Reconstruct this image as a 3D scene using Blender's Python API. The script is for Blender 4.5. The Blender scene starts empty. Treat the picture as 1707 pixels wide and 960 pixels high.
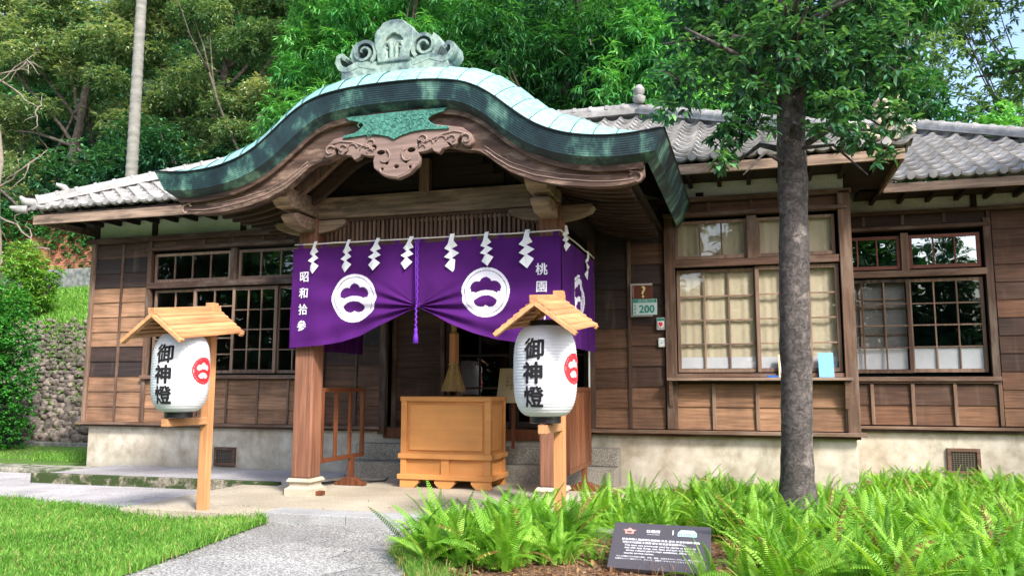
import bpy, bmesh, math, random
import numpy as np
from mathutils import Vector, Matrix
random.seed(7); rng = np.random.default_rng(7)
S = bpy.context.scene; COL = S.collection
R = math.radians
# ------------------------------------------------------------------ camera, light, exposure
cd = bpy.data.cameras.new("camera"); cam = bpy.data.objects.new("camera", cd); COL.objects.link(cam); S.camera = cam
YAW, PITCH, ROLL = R(-16.35), R(7.0), R(.09)
cy, sy, cp, sp = math.cos(YAW), math.sin(YAW), math.cos(PITCH), math.sin(PITCH)
fw = Vector((sy*cp, cy*cp, sp)); rt = Vector((cy, -sy, 0)); up = rt.cross(fw)
r2 = rt*math.cos(ROLL)+up*math.sin(ROLL); u2 = up*math.cos(ROLL)-rt*math.sin(ROLL)
M = Matrix((r2, u2, -fw)).transposed().to_4x4(); M.translation = Vector((0, 0, 1.2)); cam.matrix_world = M
cd.lens = 1345/1707*36; cd.sensor_width = 36; cd.clip_start = .05; cd.clip_end = 2000
SUN_EL, SUN_AZ = R(41), R(-47)          # azimuth: degrees to the left of straight behind the camera axis (-Y)
W = bpy.data.worlds.new("World"); S.world = W; W.use_nodes = True
nt = W.node_tree; bg = nt.nodes["Background"]
sky = nt.nodes.new("ShaderNodeTexSky"); sky.sky_type = 'NISHITA'; sky.sun_disc = False
sd = Vector((-math.sin(SUN_AZ)*math.cos(SUN_EL), -math.cos(SUN_AZ)*math.cos(SUN_EL), math.sin(SUN_EL)))
sky.sun_elevation = SUN_EL; sky.sun_rotation = math.atan2(sd.x, sd.y); sky.air_density = 1.0; sky.dust_density = 2.5; sky.ozone_density = 1.0
nt.links.new(sky.outputs[0], bg.inputs[0]); bg.inputs[1].default_value = .15
ld = bpy.data.lights.new("sun", 'SUN'); ld.energy = 2.1; ld.angle = R(9); ld.color = (1, .96, .9)
sun = bpy.data.objects.new("sun", ld); COL.objects.link(sun); sun.rotation_euler = (-sd).to_track_quat('-Z', 'Y').to_euler()
S.view_settings.view_transform = 'Standard'; S.view_settings.look = 'None'; S.view_settings.gamma = 1; S.view_settings.use_curve_mapping = False
S.view_settings.exposure = 1.52
S.render.engine = 'CYCLES'
S.cycles.max_bounces = 6; S.cycles.diffuse_bounces = 3; S.cycles.glossy_bounces = 3; S.cycles.transparent_max_bounces = 12; S.cycles.transmission_bounces = 4
S.cycles.use_denoising = True

# ------------------------------------------------------------------ helpers
def tag(o, label=None, cat=None, group=None, kind=None):
    for k, v in (("label", label), ("category", cat), ("group", group), ("kind", kind)):
        if v: o[k] = v
    return o
def empty(name, loc, label, cat, group=None, rz=0):
    o = bpy.data.objects.new(name, None); COL.objects.link(o); o.location = loc; o.rotation_euler.z = rz
    o.empty_display_size = .1
    return tag(o, label, cat, group)
def copy_tree(o, parent=None):
    kids = [c for c in COL.objects if c.parent == o]
    c = o.copy(); COL.objects.link(c); c.parent = parent
    for k in kids: copy_tree(k, c)
    return c
class MB:
    """collects shapes, each with a tint, and links them as one mesh"""
    def __init__(s): s.v = []; s.f = []; s.t = []; s.uv = []; s.m = []; s.cuts = []
    def add(s, vs, fs, t=None, uvs=None, m=0):
        n = len(s.v); s.v.extend([tuple(p) for p in vs]); t = random.random() if t is None else t
        for i, f in enumerate(fs):
            s.f.append(tuple(n+k for k in f)); s.t.append(t); s.m.append(m)
            s.uv.extend([uvs[k] for k in f] if uvs is not None else [(0, 0)]*len(f))
        s.cuts.append((len(s.v), len(s.f)))
    def box(s, x0, x1, y0, y1, z0, z1, t=None, m=0):
        s.add([(x0,y0,z0),(x1,y0,z0),(x1,y1,z0),(x0,y1,z0),(x0,y0,z1),(x1,y0,z1),(x1,y1,z1),(x0,y1,z1)],
              [(0,3,2,1),(4,5,6,7),(0,1,5,4),(1,2,6,5),(2,3,7,6),(3,0,4,7)], t, None, m)
    def prism(s, pts, a, b, axis='Y', t=None, m=0):
        """polygon pts (u,v) extruded from a to b along the axis; Y: (x,z); X: (y,z); Z: (x,y)"""
        n = len(pts)
        def P(u, v, w): return (u, w, v) if axis == 'Y' else ((w, u, v) if axis == 'X' else (u, v, w))
        vs = [P(u, v, a) for u, v in pts]+[P(u, v, b) for u, v in pts]
        fs = [tuple(range(n)), tuple(range(2*n-1, n-1, -1))]+[(i+n, (i+1) % n+n, (i+1) % n, i) for i in range(n)]
        s.add(vs, fs, t, None, m)
    def bar(s, p, q, w, h=None, t=None, upv=(0,0,1), m=0):
        p, q = Vector(p), Vector(q); h = h or w; d = (q-p).normalized(); u = Vector(upv)
        if abs(d.dot(u)) > .99: u = Vector((0, 1, 0))
        a = d.cross(u).normalized()*w/2; b = a.cross(d).normalized()*h/2
        vs = [p-a-b, p+a-b, p+a+b, p-a+b, q-a-b, q+a-b, q+a+b, q-a+b]
        s.add(vs, [(0,3,2,1),(4,5,6,7),(0,1,5,4),(1,2,6,5),(2,3,7,6),(3,0,4,7)], t, None, m)
    def tube(s, pts, rad, n=8, t=None, cap=True, m=0):
        pts = [Vector(p) for p in pts]; t = random.random() if t is None else t
        if not hasattr(rad, '__len__'): rad = [rad]*len(pts)
        vs = []; prev = None
        for i, p in enumerate(pts):
            d = (pts[min(i+1, len(pts)-1)]-pts[max(i-1, 0)]).normalized()
            if prev is None: prev = d.orthogonal().normalized()
            a = (prev-d*prev.dot(d)).normalized(); prev = a; b = d.cross(a)
            vs += [p+(a*math.cos(k*2*math.pi/n)+b*math.sin(k*2*math.pi/n))*rad[i] for k in range(n)]
        fs = [(i*n+k, i*n+(k+1) % n, (i+1)*n+(k+1) % n, (i+1)*n+k) for i in range(len(pts)-1) for k in range(n)]
        if cap: fs += [tuple(range(n-1, -1, -1)), tuple((len(pts)-1)*n+k for k in range(n))]
        s.add(vs, fs, t, None, m)
    def lathe(s, prof, c, n=24, t=None, m=0):
        vs = [(c[0]+r*math.cos(k*2*math.pi/n), c[1]+r*math.sin(k*2*math.pi/n), c[2]+z) for r, z in prof for k in range(n)]
        L = len(prof)
        fs = [(i*n+k, i*n+(k+1) % n, (i+1)*n+(k+1) % n, (i+1)*n+k) for i in range(L-1) for k in range(n)]
        fs += [tuple(range(n-1, -1, -1)), tuple((L-1)*n+k for k in range(n))]
        s.add(vs, fs, t if t is not None else random.random(), None, m)
    def each(s, name, mats, parent=None, smooth=False, bevel=0):
        """every shape that was added becomes a part of its own"""
        nf = 0; nv = 0; first = None; li = 0
        for (v1, f1) in s.cuts:
            q = MB(); q.v = s.v[nv:v1]; q.f = [tuple(k-nv for k in f) for f in s.f[nf:f1]]; q.t = s.t[nf:f1]; q.m = s.m[nf:f1]
            nl = sum(len(f) for f in q.f); q.uv = s.uv[li:li+nl]; li += nl; nv, nf = v1, f1
            o = q.build(name, mats, parent, smooth, bevel); first = first or o
        return first
    def sections(s, name, mats, parent, key):
        """one mesh per stretch of wall"""
        out = {}; nf = nv = li = 0
        for (v1, f1) in s.cuts:
            c = s.v[nv]; q = out.setdefault(key(c), MB()); q.add(s.v[nv:v1], [tuple(k-nv for k in f) for f in s.f[nf:f1]], s.t[nf]); nv, nf = v1, f1
        for q in out.values(): q.build(name, mats, parent)
    def build(s, name, mats, parent=None, smooth=False, bevel=0, inv=None):
        me = bpy.data.meshes.new(name); me.from_pydata(s.v, [], s.f)
        a = me.attributes.new("tint", 'FLOAT', 'FACE'); a.data.foreach_set('value', np.array(s.t, dtype=np.float32))
        uvl = me.uv_layers.new(name="uv"); uvl.data.foreach_set('uv', np.array(s.uv, dtype=np.float32).ravel())
        for mt in (mats if isinstance(mats, (list, tuple)) else [mats]): me.materials.append(mt)
        me.polygons.foreach_set('material_index', s.m)
        if smooth: me.polygons.foreach_set('use_smooth', [True]*len(s.f))
        me.update(); o = bpy.data.objects.new(name, me); COL.objects.link(o)
        if smooth == 'auto': me.set_sharp_from_angle(angle=R(40))
        if parent:
            o.parent = parent
            w = parent_world(parent); o.matrix_parent_inverse = w.inverted()
        if bevel:
            b = o.modifiers.new("bevel", 'BEVEL'); b.width = bevel; b.segments = 2; b.limit_method = 'ANGLE'; b.angle_limit = R(40)
        return o
def parent_world(p):
    m = Matrix.LocRotScale(p.location, p.rotation_euler, p.scale)
    if p.parent: m = parent_world(p.parent) @ p.matrix_parent_inverse @ m
    return m
def npmesh(name, V, F, T, mat, parent=None, smooth=False):
    """fast mesh from numpy arrays, F rows of equal length"""
    me = bpy.data.meshes.new(name); k = F.shape[1]
    me.vertices.add(len(V)); me.vertices.foreach_set('co', V.astype(np.float32).ravel())
    me.loops.add(F.size); me.loops.foreach_set('vertex_index', F.astype(np.int32).ravel())
    me.polygons.add(len(F)); me.polygons.foreach_set('loop_start', np.arange(0, F.size, k, dtype=np.int32))
    me.polygons.foreach_set('loop_total', np.full(len(F), k, dtype=np.int32))
    if smooth: me.polygons.foreach_set('use_smooth', np.ones(len(F), dtype=bool))
    a = me.attributes.new("tint", 'FLOAT', 'FACE'); a.data.foreach_set('value', T.astype(np.float32))
    me.update(calc_edges=True); me.validate()
    for m in (mat if isinstance(mat, (list, tuple)) else [mat]): me.materials.append(m)
    o = bpy.data.objects.new(name, me); COL.objects.link(o)
    if parent: o.parent = parent; o.matrix_parent_inverse = parent_world(parent).inverted()
    return o

# ------------------------------------------------------------------ materials
def mat(name):
    m = bpy.data.materials.new(name); m.use_nodes = True; n = m.node_tree
    return m, n, n.nodes["Principled BSDF"], n.links
def node(n, t, **k):
    x = n.nodes.new(t)
    for a, v in k.items():
        if a in x.inputs.keys() if isinstance(a, str) else False: x.inputs[a].default_value = v
        else: setattr(x, a, v)
    return x
def ramp(n, stops, interp='LINEAR'):
    r = n.nodes.new("ShaderNodeValToRGB"); r.color_ramp.interpolation = interp
    e = r.color_ramp.elements
    while len(e) < len(stops): e.new(.5)
    for i, (p, c) in enumerate(stops): e[i].position = p; e[i].color = (*c, 1) if len(c) == 3 else c
    return r
def noise(n, l, vec, scale, detail=4, rough=.55, sc3=None):
    t = n.nodes.new("ShaderNodeTexNoise"); t.inputs['Scale'].default_value = scale; t.inputs['Detail'].default_value = detail; t.inputs['Roughness'].default_value = rough
    if sc3:
        mp = n.nodes.new("ShaderNodeMapping"); mp.inputs['Scale'].default_value = sc3; l.new(vec, mp.inputs[0]); l.new(mp.outputs[0], t.inputs['Vector'])
    else: l.new(vec, t.inputs['Vector'])
    return t.outputs['Fac']
def mix(n, l, a, b, f, mode='MIX'):
    m = n.nodes.new("ShaderNodeMix"); m.data_type = 'RGBA'; m.blend_type = mode
    for s, v in ((m.inputs[6], a), (m.inputs[7], b), (m.inputs[0], f)):
        if hasattr(v, 'is_output'): l.new(v, s)
        else: s.default_value = (*v, 1) if isinstance(v, tuple) and len(v) == 3 else v
    return m.outputs[2]
def bump(n, l, h, bsdf, strength=.3, dist=.01):
    b = n.nodes.new("ShaderNodeBump"); b.inputs['Strength'].default_value = strength; b.inputs['Distance'].default_value = dist
    l.new(h, b.inputs['Height']); l.new(b.outputs[0], bsdf.inputs['Normal']); return b
def tintnode(n):
    a = n.nodes.new("ShaderNodeAttribute"); a.attribute_name = "tint"; return a.outputs['Fac']
def maprange(n, l, v, a, b, c, d):
    m = n.nodes.new("ShaderNodeMapRange"); l.new(v, m.inputs[0])
    for i, x in enumerate((a, b, c, d)): m.inputs[i+1].default_value = x
    return m.outputs[0]
def wood(name, stops, axis='X', rough=.75, grain=1.0, contrast=.45, bstr=.25, wear=None, weather=0):
    m, n, b, l = mat(name); g = n.nodes.new("ShaderNodeNewGeometry").outputs['Position']
    s = {'X': (1.2, 14, 22), 'Z': (22, 22, 1.0), 'Y': (16, 1.2, 22)}[axis]
    tn = tintnode(n)
    # offset the grain by tint so every board differs
    cb = n.nodes.new("ShaderNodeCombineXYZ"); mu = n.nodes.new("ShaderNodeMath"); mu.operation = 'MULTIPLY'; l.new(tn, mu.inputs[0]); mu.inputs[1].default_value = 37.
    for i in range(3): l.new(mu.outputs[0], cb.inputs[i])
    av = n.nodes.new("ShaderNodeVectorMath"); av.operation = 'ADD'; l.new(g, av.inputs[0]); l.new(cb.outputs[0], av.inputs[1])
    f = noise(n, l, av.outputs[0], 1.6*grain, 6, .6, s); f2 = noise(n, l, av.outputs[0], 1.3, 3, .5)
    r = ramp(n, stops); l.new(tn, r.inputs[0])
    k = maprange(n, l, f, .3, .7, 1-contrast, 1+contrast*.6)
    k2 = maprange(n, l, f2, .3, .7, .75, 1.2)
    mm = n.nodes.new("ShaderNodeMath"); mm.operation = 'MULTIPLY'; l.new(k, mm.inputs[0]); l.new(k2, mm.inputs[1])
    cc = n.nodes.new("ShaderNodeVectorMath"); cc.operation = 'SCALE'; l.new(r.outputs[0], cc.inputs[0]); l.new(mm.outputs[0], cc.inputs[3])
    out = cc.outputs[0]
    if wear:
        f3 = noise(n, l, av.outputs[0], 2.2, 5, .65, (1.0 if axis == 'X' else 3, 3, 3 if axis == 'X' else .7)); w = maprange(n, l, f3, .5, .68, 0, wear[1]); out = mix(n, l, out, wear[0], w)
    if weather:
        f4 = noise(n, l, g, 1.1, 6, .62, (1.6, 1.6, .9)); w4 = maprange(n, l, f4, .42, .66, 0, weather); out = mix(n, l, out, (.035, .027, .026), w4)
        f5 = noise(n, l, g, 3.0, 5, .6, (2.5, 2.5, .35)); w5 = maprange(n, l, f5, .58, .76, 0, weather*.45); out = mix(n, l, out, (.3, .22, .16), w5)
    l.new(out, b.inputs['Base Color']); b.inputs['Roughness'].default_value = rough; b.inputs['Specular IOR Level'].default_value = .3
    bump(n, l, f, b, bstr, .004); return m
def flat(name, c, rough=.6, metal=0, var=.15, scale=8, bstr=0.05):
    m, n, b, l = mat(name); g = n.nodes.new("ShaderNodeNewGeometry").outputs['Position']; f = noise(n, l, g, scale, 5)
    k = maprange(n, l, f, .3, .7, 1-var, 1+var); cc = n.nodes.new("ShaderNodeVectorMath"); cc.operation = 'SCALE'; cc.inputs[0].default_value = c
    l.new(k, cc.inputs[3]); l.new(cc.outputs[0], b.inputs['Base Color']); b.inputs['Roughness'].default_value = rough; b.inputs['Metallic'].default_value = metal
    if bstr: bump(n, l, f, b, bstr, .01)
    return m
def stone(name, c1, c2, c3, fine=160, coarse=2.5, rough=.9, stain=None, bstr=.3, tinted=0):
    m, n, b, l = mat(name); g = n.nodes.new("ShaderNodeNewGeometry").outputs['Position']
    f = noise(n, l, g, fine, 2, .5); r = ramp(n, [(.35, c1), (.5, c2), (.65, c3)]); l.new(f, r.inputs[0])
    f2 = noise(n, l, g, coarse, 5, .6); k = maprange(n, l, f2, .3, .7, .75, 1.18)
    cc = n.nodes.new("ShaderNodeVectorMath"); cc.operation = 'SCALE'; l.new(r.outputs[0], cc.inputs[0]); l.new(k, cc.inputs[3]); out = cc.outputs[0]
    if tinted:
        k3 = maprange(n, l, tintnode(n), 0, 1, 1-tinted, 1+tinted); c3_ = n.nodes.new("ShaderNodeVectorMath"); c3_.operation = 'SCALE'; l.new(out, c3_.inputs[0]); l.new(k3, c3_.inputs[3]); out = c3_.outputs[0]
    if stain:
        f3 = noise(n, l, g, stain[1], 5, .65); w = maprange(n, l, f3, stain[2], stain[3], 0, stain[4]); out = mix(n, l, out, stain[0], w)
    l.new(out, b.inputs['Base Color']); b.inputs['Roughness'].default_value = rough; b.inputs['Specular IOR Level'].default_value = .25
    bump(n, l, f, b, bstr, .004); return m
def leafmat(name, dark, mid, light, rough=.45, trans=.35, spec=.4, dead=None):
    m, n, b, l = mat(name); r = ramp(n, [(0, dark), (.5, mid), (.94, light), (.98, dead or light)]); l.new(tintnode(n), r.inputs[0])
    b.inputs['Roughness'].default_value = rough; b.inputs['Specular IOR Level'].default_value = spec; l.new(r.outputs[0], b.inputs['Base Color'])
    tr = n.nodes.new("ShaderNodeBsdfTranslucent"); sc = n.nodes.new("ShaderNodeVectorMath"); sc.operation = 'MULTIPLY'; l.new(r.outputs[0], sc.inputs[0]); sc.inputs[1].default_value = (1.5, 1.5, .6); l.new(sc.outputs[0], tr.inputs[0])
    mx = n.nodes.new("ShaderNodeMixShader"); mx.inputs[0].default_value = trans; l.new(b.outputs[0], mx.inputs[1]); l.new(tr.outputs[0], mx.inputs[2])
    l.new(mx.outputs[0], n.nodes["Material Output"].inputs[0]); return m
def glass(name, refl=.16, tintc=(1, 1, 1), rough=.0):
    m, n, b, l = mat(name); n.nodes.remove(b); t = n.nodes.new("ShaderNodeBsdfTransparent"); t.inputs[0].default_value = (*tintc, 1)
    gl = n.nodes.new("ShaderNodeBsdfGlossy"); gl.inputs['Roughness'].default_value = rough
    fr = n.nodes.new("ShaderNodeLayerWeight"); fr.inputs[0].default_value = .5; pw = n.nodes.new("ShaderNodeMath"); pw.operation = 'POWER'; l.new(fr.outputs[1], pw.inputs[0]); pw.inputs[1].default_value = 4; ad = n.nodes.new("ShaderNodeMath"); ad.operation = 'ADD'; l.new(pw.outputs[0], ad.inputs[0]); ad.inputs[1].default_value = refl+.03
    g = n.nodes.new("ShaderNodeNewGeometry").outputs['Position']; f = noise(n, l, g, 3, 2); bp = n.nodes.new("ShaderNodeBump"); bp.inputs['Strength'].default_value = .05; bp.inputs['Distance'].default_value = .02; l.new(f, bp.inputs['Height']); l.new(bp.outputs[0], gl.inputs['Normal'])
    mx = n.nodes.new("ShaderNodeMixShader"); l.new(ad.outputs[0], mx.inputs[0]); l.new(t.outputs[0], mx.inputs[1]); l.new(gl.outputs[0], mx.inputs[2]); l.new(mx.outputs[0], n.nodes["Material Output"].inputs[0]); return m

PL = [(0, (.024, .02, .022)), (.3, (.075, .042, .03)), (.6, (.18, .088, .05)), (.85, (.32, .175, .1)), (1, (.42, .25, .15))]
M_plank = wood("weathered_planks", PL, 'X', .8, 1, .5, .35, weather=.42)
M_frame = wood("weathered_frame_wood", [(0, (.05, .03, .025)), (.5, (.13, .075, .05)), (1, (.25, .16, .11))], 'Z', .8, 1, .5, wear=((.32, .27, .22), .35))
M_rail = wood("weathered_rail_wood", [(0, (.05, .03, .025)), (.5, (.12, .065, .045)), (1, (.24, .15, .1))], 'X', .8, 1, .5, wear=((.32, .27, .22), .3))
M_sash = wood("sash_wood", [(0, (.16, .1, .075)), (1, (.3, .2, .14))], 'Z', .75, 1, .4)
M_red = wood("reddish_sash_wood", [(0, (.16, .05, .03)), (1, (.24, .09, .06))], 'X', .6, 1, .3)
M_col = wood("reddish_column_wood", [(0, (.2, .085, .05)), (1, (.28, .13, .08))], 'Z', .65, 1, .5)
M_beam = wood("pale_weathered_beam", [(0, (.2, .14, .1)), (1, (.34, .24, .18))], 'X', .8, .8, .6, wear=((.06, .04, .03), .7))
M_barge = wood("barge_board_wood", [(0, (.085, .05, .038)), (1, (.15, .092, .07))], 'X', .75, .45, .7, wear=((.38, .27, .2), .75))
M_carve = wood("carved_wood", [(0, (.2, .135, .115)), (1, (.28, .195, .168))], 'X', .8, .8, .35)
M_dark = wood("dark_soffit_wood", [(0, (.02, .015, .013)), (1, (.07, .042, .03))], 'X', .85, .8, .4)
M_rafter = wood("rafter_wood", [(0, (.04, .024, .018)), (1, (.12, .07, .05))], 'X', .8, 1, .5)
M_slat = wood("lattice_slat_wood", [(0, (.13, .07, .05)), (1, (.24, .15, .11))], 'Z', .75, 1, .4)
M_gate = wood("stained_gate_wood", [(0, (.12, .04, .018)), (1, (.2, .07, .03))], 'Z', .45, 1, .5)
M_hinoki = wood("fresh_cypress_wood", [(0, (.52, .235, .1)), (1, (.62, .3, .135))], 'Z', .55, .9, .22, .1)
M_hinokix = wood("fresh_cypress_boards", [(0, (.46, .21, .09)), (1, (.64, .33, .155))], 'Y', .55, .9, .3, .12)
M_box = wood("offering_box_wood", [(0, (.62, .27, .085)), (1, (.69, .32, .105))], 'X', .5, .6, .08, .06)
M_plaster = stone("lime_plaster", (.58, .62, .56), (.63, .66, .6), (.68, .7, .65), 30, 1.5, .9, ((.3, .32, .26), 1.2, .55, .75, .4), .05)
def foundation_mat():
    m, n, b, l = mat("stained_concrete"); g = n.nodes.new("ShaderNodeNewGeometry").outputs['Position']
    f = noise(n, l, g, 5, 6, .6); r = ramp(n, [(.3, (.36, .31, .24)), (.5, (.52, .47, .38)), (.7, (.62, .58, .5))]); l.new(f, r.inputs[0])
    st = noise(n, l, g, 1.6, 5, .6, (1, 1, .35)); w = maprange(n, l, st, .5, .72, 0, .55); out = mix(n, l, r.outputs[0], (.3, .2, .1), w)
    st2 = noise(n, l, g, 2.3, 5, .65, (1.4, 1, .5)); w2 = maprange(n, l, st2, .54, .7, 0, .5); out = mix(n, l, out, (.17, .18, .12), w2)
    sx = n.nodes.new("ShaderNodeSeparateXYZ"); l.new(g, sx.inputs[0]); a = n.nodes.new("ShaderNodeMath"); a.operation = 'MULTIPLY_ADD'; l.new(f, a.inputs[0]); a.inputs[1].default_value = .35; l.new(sx.outputs[2], a.inputs[2])
    w3 = maprange(n, l, a.outputs[0], .12, .5, .55, 0); out = mix(n, l, out, (.3, .27, .2), w3)
    l.new(out, b.inputs['Base Color']); b.inputs['Roughness'].default_value = .92; bump(n, l, f, b, .25, .01); return m
M_found = foundation_mat()
M_tile = stone("grey_roof_tile", (.24, .232, .225), (.29, .28, .27), (.34, .33, .315), 9, 1.2, .6, ((.2, .19, .16), 4, .55, .75, .5), .15, .2)
M_copper = stone("light_verdigris_copper", (.2, .41, .375), (.25, .48, .44), (.31, .54, .49), 22, 1.2, .55, ((.17, .36, .34), 2, .5, .8, .5), .05, .1)
def copper_dark():
    m, n, b, l = mat("dark_laminated_copper"); g = n.nodes.new("ShaderNodeNewGeometry").outputs['Position']
    f = noise(n, l, g, 3.2, 6, .65, (1, 1, .55)); r = ramp(n, [(.38, (.012, .026, .036)), (.5, (.02, .05, .06)), (.56, (.06, .15, .13)), (.66, (.2, .38, .3))]); l.new(f, r.inputs[0])
    uv = n.nodes.new("ShaderNodeUVMap"); uv.uv_map = "uv"; sx = n.nodes.new("ShaderNodeSeparateXYZ"); l.new(uv.outputs[0], sx.inputs[0])
    mu = n.nodes.new("ShaderNodeMath"); mu.operation = 'MULTIPLY'; l.new(sx.outputs[1], mu.inputs[0]); mu.inputs[1].default_value = 9*2*math.pi
    si = n.nodes.new("ShaderNodeMath"); si.operation = 'SINE'; l.new(mu.outputs[0], si.inputs[0])
    k = maprange(n, l, si.outputs[0], -1, 0, .72, 1.03); cc = n.nodes.new("ShaderNodeVectorMath"); cc.operation = 'SCALE'; l.new(r.outputs[0], cc.inputs[0]); l.new(k, cc.inputs[3])
    l.new(cc.outputs[0], b.inputs['Base Color']); b.inputs['Roughness'].default_value = .5; b.inputs['Metallic'].default_value = .1; bump(n, l, si.outputs[0], b, .25, .004); return m
M_copperd = copper_dark()
M_copperplate = stone("green_copper_plate", (.035, .13, .1), (.06, .2, .16), (.095, .28, .22), 30, 3, .55, None, .15)
M_orn = stone("pale_verdigris_ornament", (.2, .29, .25), (.27, .37, .325), (.36, .45, .385), 18, 4, .6, ((.06, .09, .11), 4, .46, .62, .9), .1)
M_granite = stone("granite", (.15, .135, .11), (.28, .255, .215), (.42, .39, .33), 90, 2, .9, ((.17, .17, .13), 3, .55, .75, .5), .2)
M_base = stone("pale_stone", (.36, .31, .23), (.46, .4, .31), (.55, .49, .39), 120, 3, .9, None, .1)
M_floor = stone("porch_paving", (.32, .27, .2), (.42, .365, .28), (.52, .46, .36), 60, 1.1, .9, ((.36, .3, .22), 2.4, .5, .75, .5), .1, .06)
M_curb = stone("granite_curb", (.22, .22, .22), (.33, .33, .325), (.43, .43, .42), 140, 2, .9, None, .2, .05)
M_slab = stone("grey_paving_slabs", (.3, .28, .28), (.38, .36, .36), (.46, .44, .44), 50, 1.4, .9, ((.25, .25, .22), 2, .55, .8, .4), .15, .12)
M_moss = stone("mossy_concrete", (.24, .22, .17), (.33, .31, .26), (.42, .4, .34), 30, 3, .95, ((.04, .07, .015), 5, .44, .58, .9), .5)
M_moss2 = stone("very_mossy_concrete", (.14, .12, .08), (.24, .21, .16), (.34, .31, .25), 30, 3, .95, ((.03, .055, .012), 3.5, .42, .52, .95), .6)
M_path = stone("exposed_aggregate", (.08, .08, .078), (.25, .245, .235), (.5, .49, .46), 75, .8, .9, ((.17, .165, .16), 1.0, .45, .62, .5), .7)
M_path2 = stone("worn_aggregate", (.12, .12, .115), (.3, .295, .28), (.53, .52, .49), 80, 1.2, .9, None, .6)
M_soil = stone("leaf_litter_soil", (.05, .025, .015), (.13, .07, .04), (.28, .17, .1), 45, 5, .95, None, .9)
M_turf = stone("turf_base", (.05, .09, .015), (.09, .17, .03), (.14, .26, .04), 40, 1.5, .95, ((.2, .16, .07), 1.3, .6, .75, .5), .6)
M_earth = stone("earth", (.06, .05, .025), (.09, .09, .04), (.12, .13, .05), 12, .5, .95, None, .6)
M_hill = stone("hillside_undergrowth", (.008, .02, .008), (.014, .035, .012), (.02, .05, .018), 3, .3, .95, None, .6)
M_cobble = stone("river_cobbles", (.075, .062, .055), (.13, .108, .092), (.2, .17, .145), 14, 1.2, .85, ((.1, .13, .04), 1.1, .55, .75, .4), .3, .45)
M_conc = stone("old_concrete", (.12, .13, .13), (.18, .19, .18), (.25, .26, .24), 8, 1.2, .95, None, .2)
def brick_mat():
    m, n, b, l = mat("orange_brick"); g = n.nodes.new("ShaderNodeNewGeometry").outputs['Position']
    mp = n.nodes.new("ShaderNodeMapping"); mp.inputs['Rotation'].default_value = (R(90), 0, 0); l.new(g, mp.inputs[0])
    br = n.nodes.new("ShaderNodeTexBrick"); br.inputs['Scale'].default_value = 3.2; br.inputs['Color1'].default_value = (.42, .14, .06, 1); br.inputs['Color2'].default_value = (.34, .11, .06, 1); br.inputs['Mortar'].default_value = (.36, .26, .18, 1); br.inputs['Mortar Size'].default_value = .02
    l.new(mp.outputs[0], br.inputs['Vector']); l.new(br.outputs[0], b.inputs['Base Color']); b.inputs['Roughness'].default_value = .9; return m
M_brick = brick_mat()
M_white = flat("white_paint", (.8, .8, .82), .6, 0, .03)
def cloth(name, c, rough=.85, tr=.0):
    m, n, b, l = mat(name); b.inputs['Base Color'].default_value = (*c, 1); b.inputs['Roughness'].default_value = rough; b.inputs['Specular IOR Level'].default_value = .15
    g0 = n.nodes.new("ShaderNodeNewGeometry").outputs['Position']; q0 = maprange(n, l, noise(n, l, g0, 2.6, 5, .6), .3, .7, .82, 1.2); c0 = n.nodes.new("ShaderNodeVectorMath"); c0.operation = 'SCALE'; c0.inputs[0].default_value = c; l.new(q0, c0.inputs[3]); l.new(c0.outputs[0], b.inputs['Base Color'])
    g = n.nodes.new("ShaderNodeNewGeometry").outputs['Position']; f = noise(n, l, g, 260, 2); bump(n, l, f, b, .12, .002); return m
M_purple = cloth("purple_cloth", (.068, .009, .12), .8)
M_crest = cloth("white_crest_dye", (.78, .76, .84))
M_paper = flat("white_paper", (.85, .85, .88), .7, 0, .03)
def lantern_paper():
    m, n, b, l = mat("lantern_paper"); b.inputs['Base Color'].default_value = (.82, .83, .87, 1); b.inputs['Roughness'].default_value = .45
    tr = n.nodes.new("ShaderNodeBsdfTranslucent"); tr.inputs[0].default_value = (.85, .86, .9, 1); mx = n.nodes.new("ShaderNodeMixShader"); mx.inputs[0].default_value = .3
    l.new(b.outputs[0], mx.inputs[1]); l.new(tr.outputs[0], mx.inputs[2]); l.new(mx.outputs[0], n.nodes["Material Output"].inputs[0]); return m
M_lpaper = lantern_paper()
M_ink = flat("black_ink", (.008, .008, .011), .95, 0, .05)
M_redink = flat("red_ink", (.75, .02, .03), .5, 0, .05)
M_black = flat("black_lacquer", (.012, .012, .014), .3, 0, .05)
M_cord = cloth("purple_cord", (.14, .03, .4), .5)
M_rope = flat("white_rope", (.7, .66, .58), .8, 0, .15, 60)
M_straw = wood("straw", [(0, (.4, .24, .08)), (1, (.68, .48, .22))], 'Z', .8, 1.5, .4)
M_glass = glass("window_glass", .09)
M_glassm = glass("old_mirror_glass", .4)
M_glassd = glass("door_glass", .05, (.5, .5, .52))
M_frost = flat("frosted_glass", (.55, .57, .6), .35, 0, .06, 2, 0)
M_frostd = flat("grey_insect_screen_glass", (.16, .16, .15), .4, 0, .2, 3, 0)
M_curtain = flat("cream_blind", (.5, .44, .31), .85, 0, .05, 2, 0)
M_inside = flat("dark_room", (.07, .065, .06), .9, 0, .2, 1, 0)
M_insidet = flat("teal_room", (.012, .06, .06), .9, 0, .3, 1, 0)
M_seam = flat("dark_seam", (.03, .09, .09), .6, 0, .1, 8, 0)
M_sign = flat("dark_sign_board", (.065, .06, .07), .4, 0, .06, 3, 0)
M_signw = flat("sign_lettering", (.75, .75, .78), .6, 0, .02, 3, 0)
M_pink = flat("salmon_print", (.5, .26, .22), .6, 0, .02, 3, 0)
M_cyan = flat("light_blue_print", (.42, .68, .8), .6, 0, .02, 3, 0)
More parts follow.
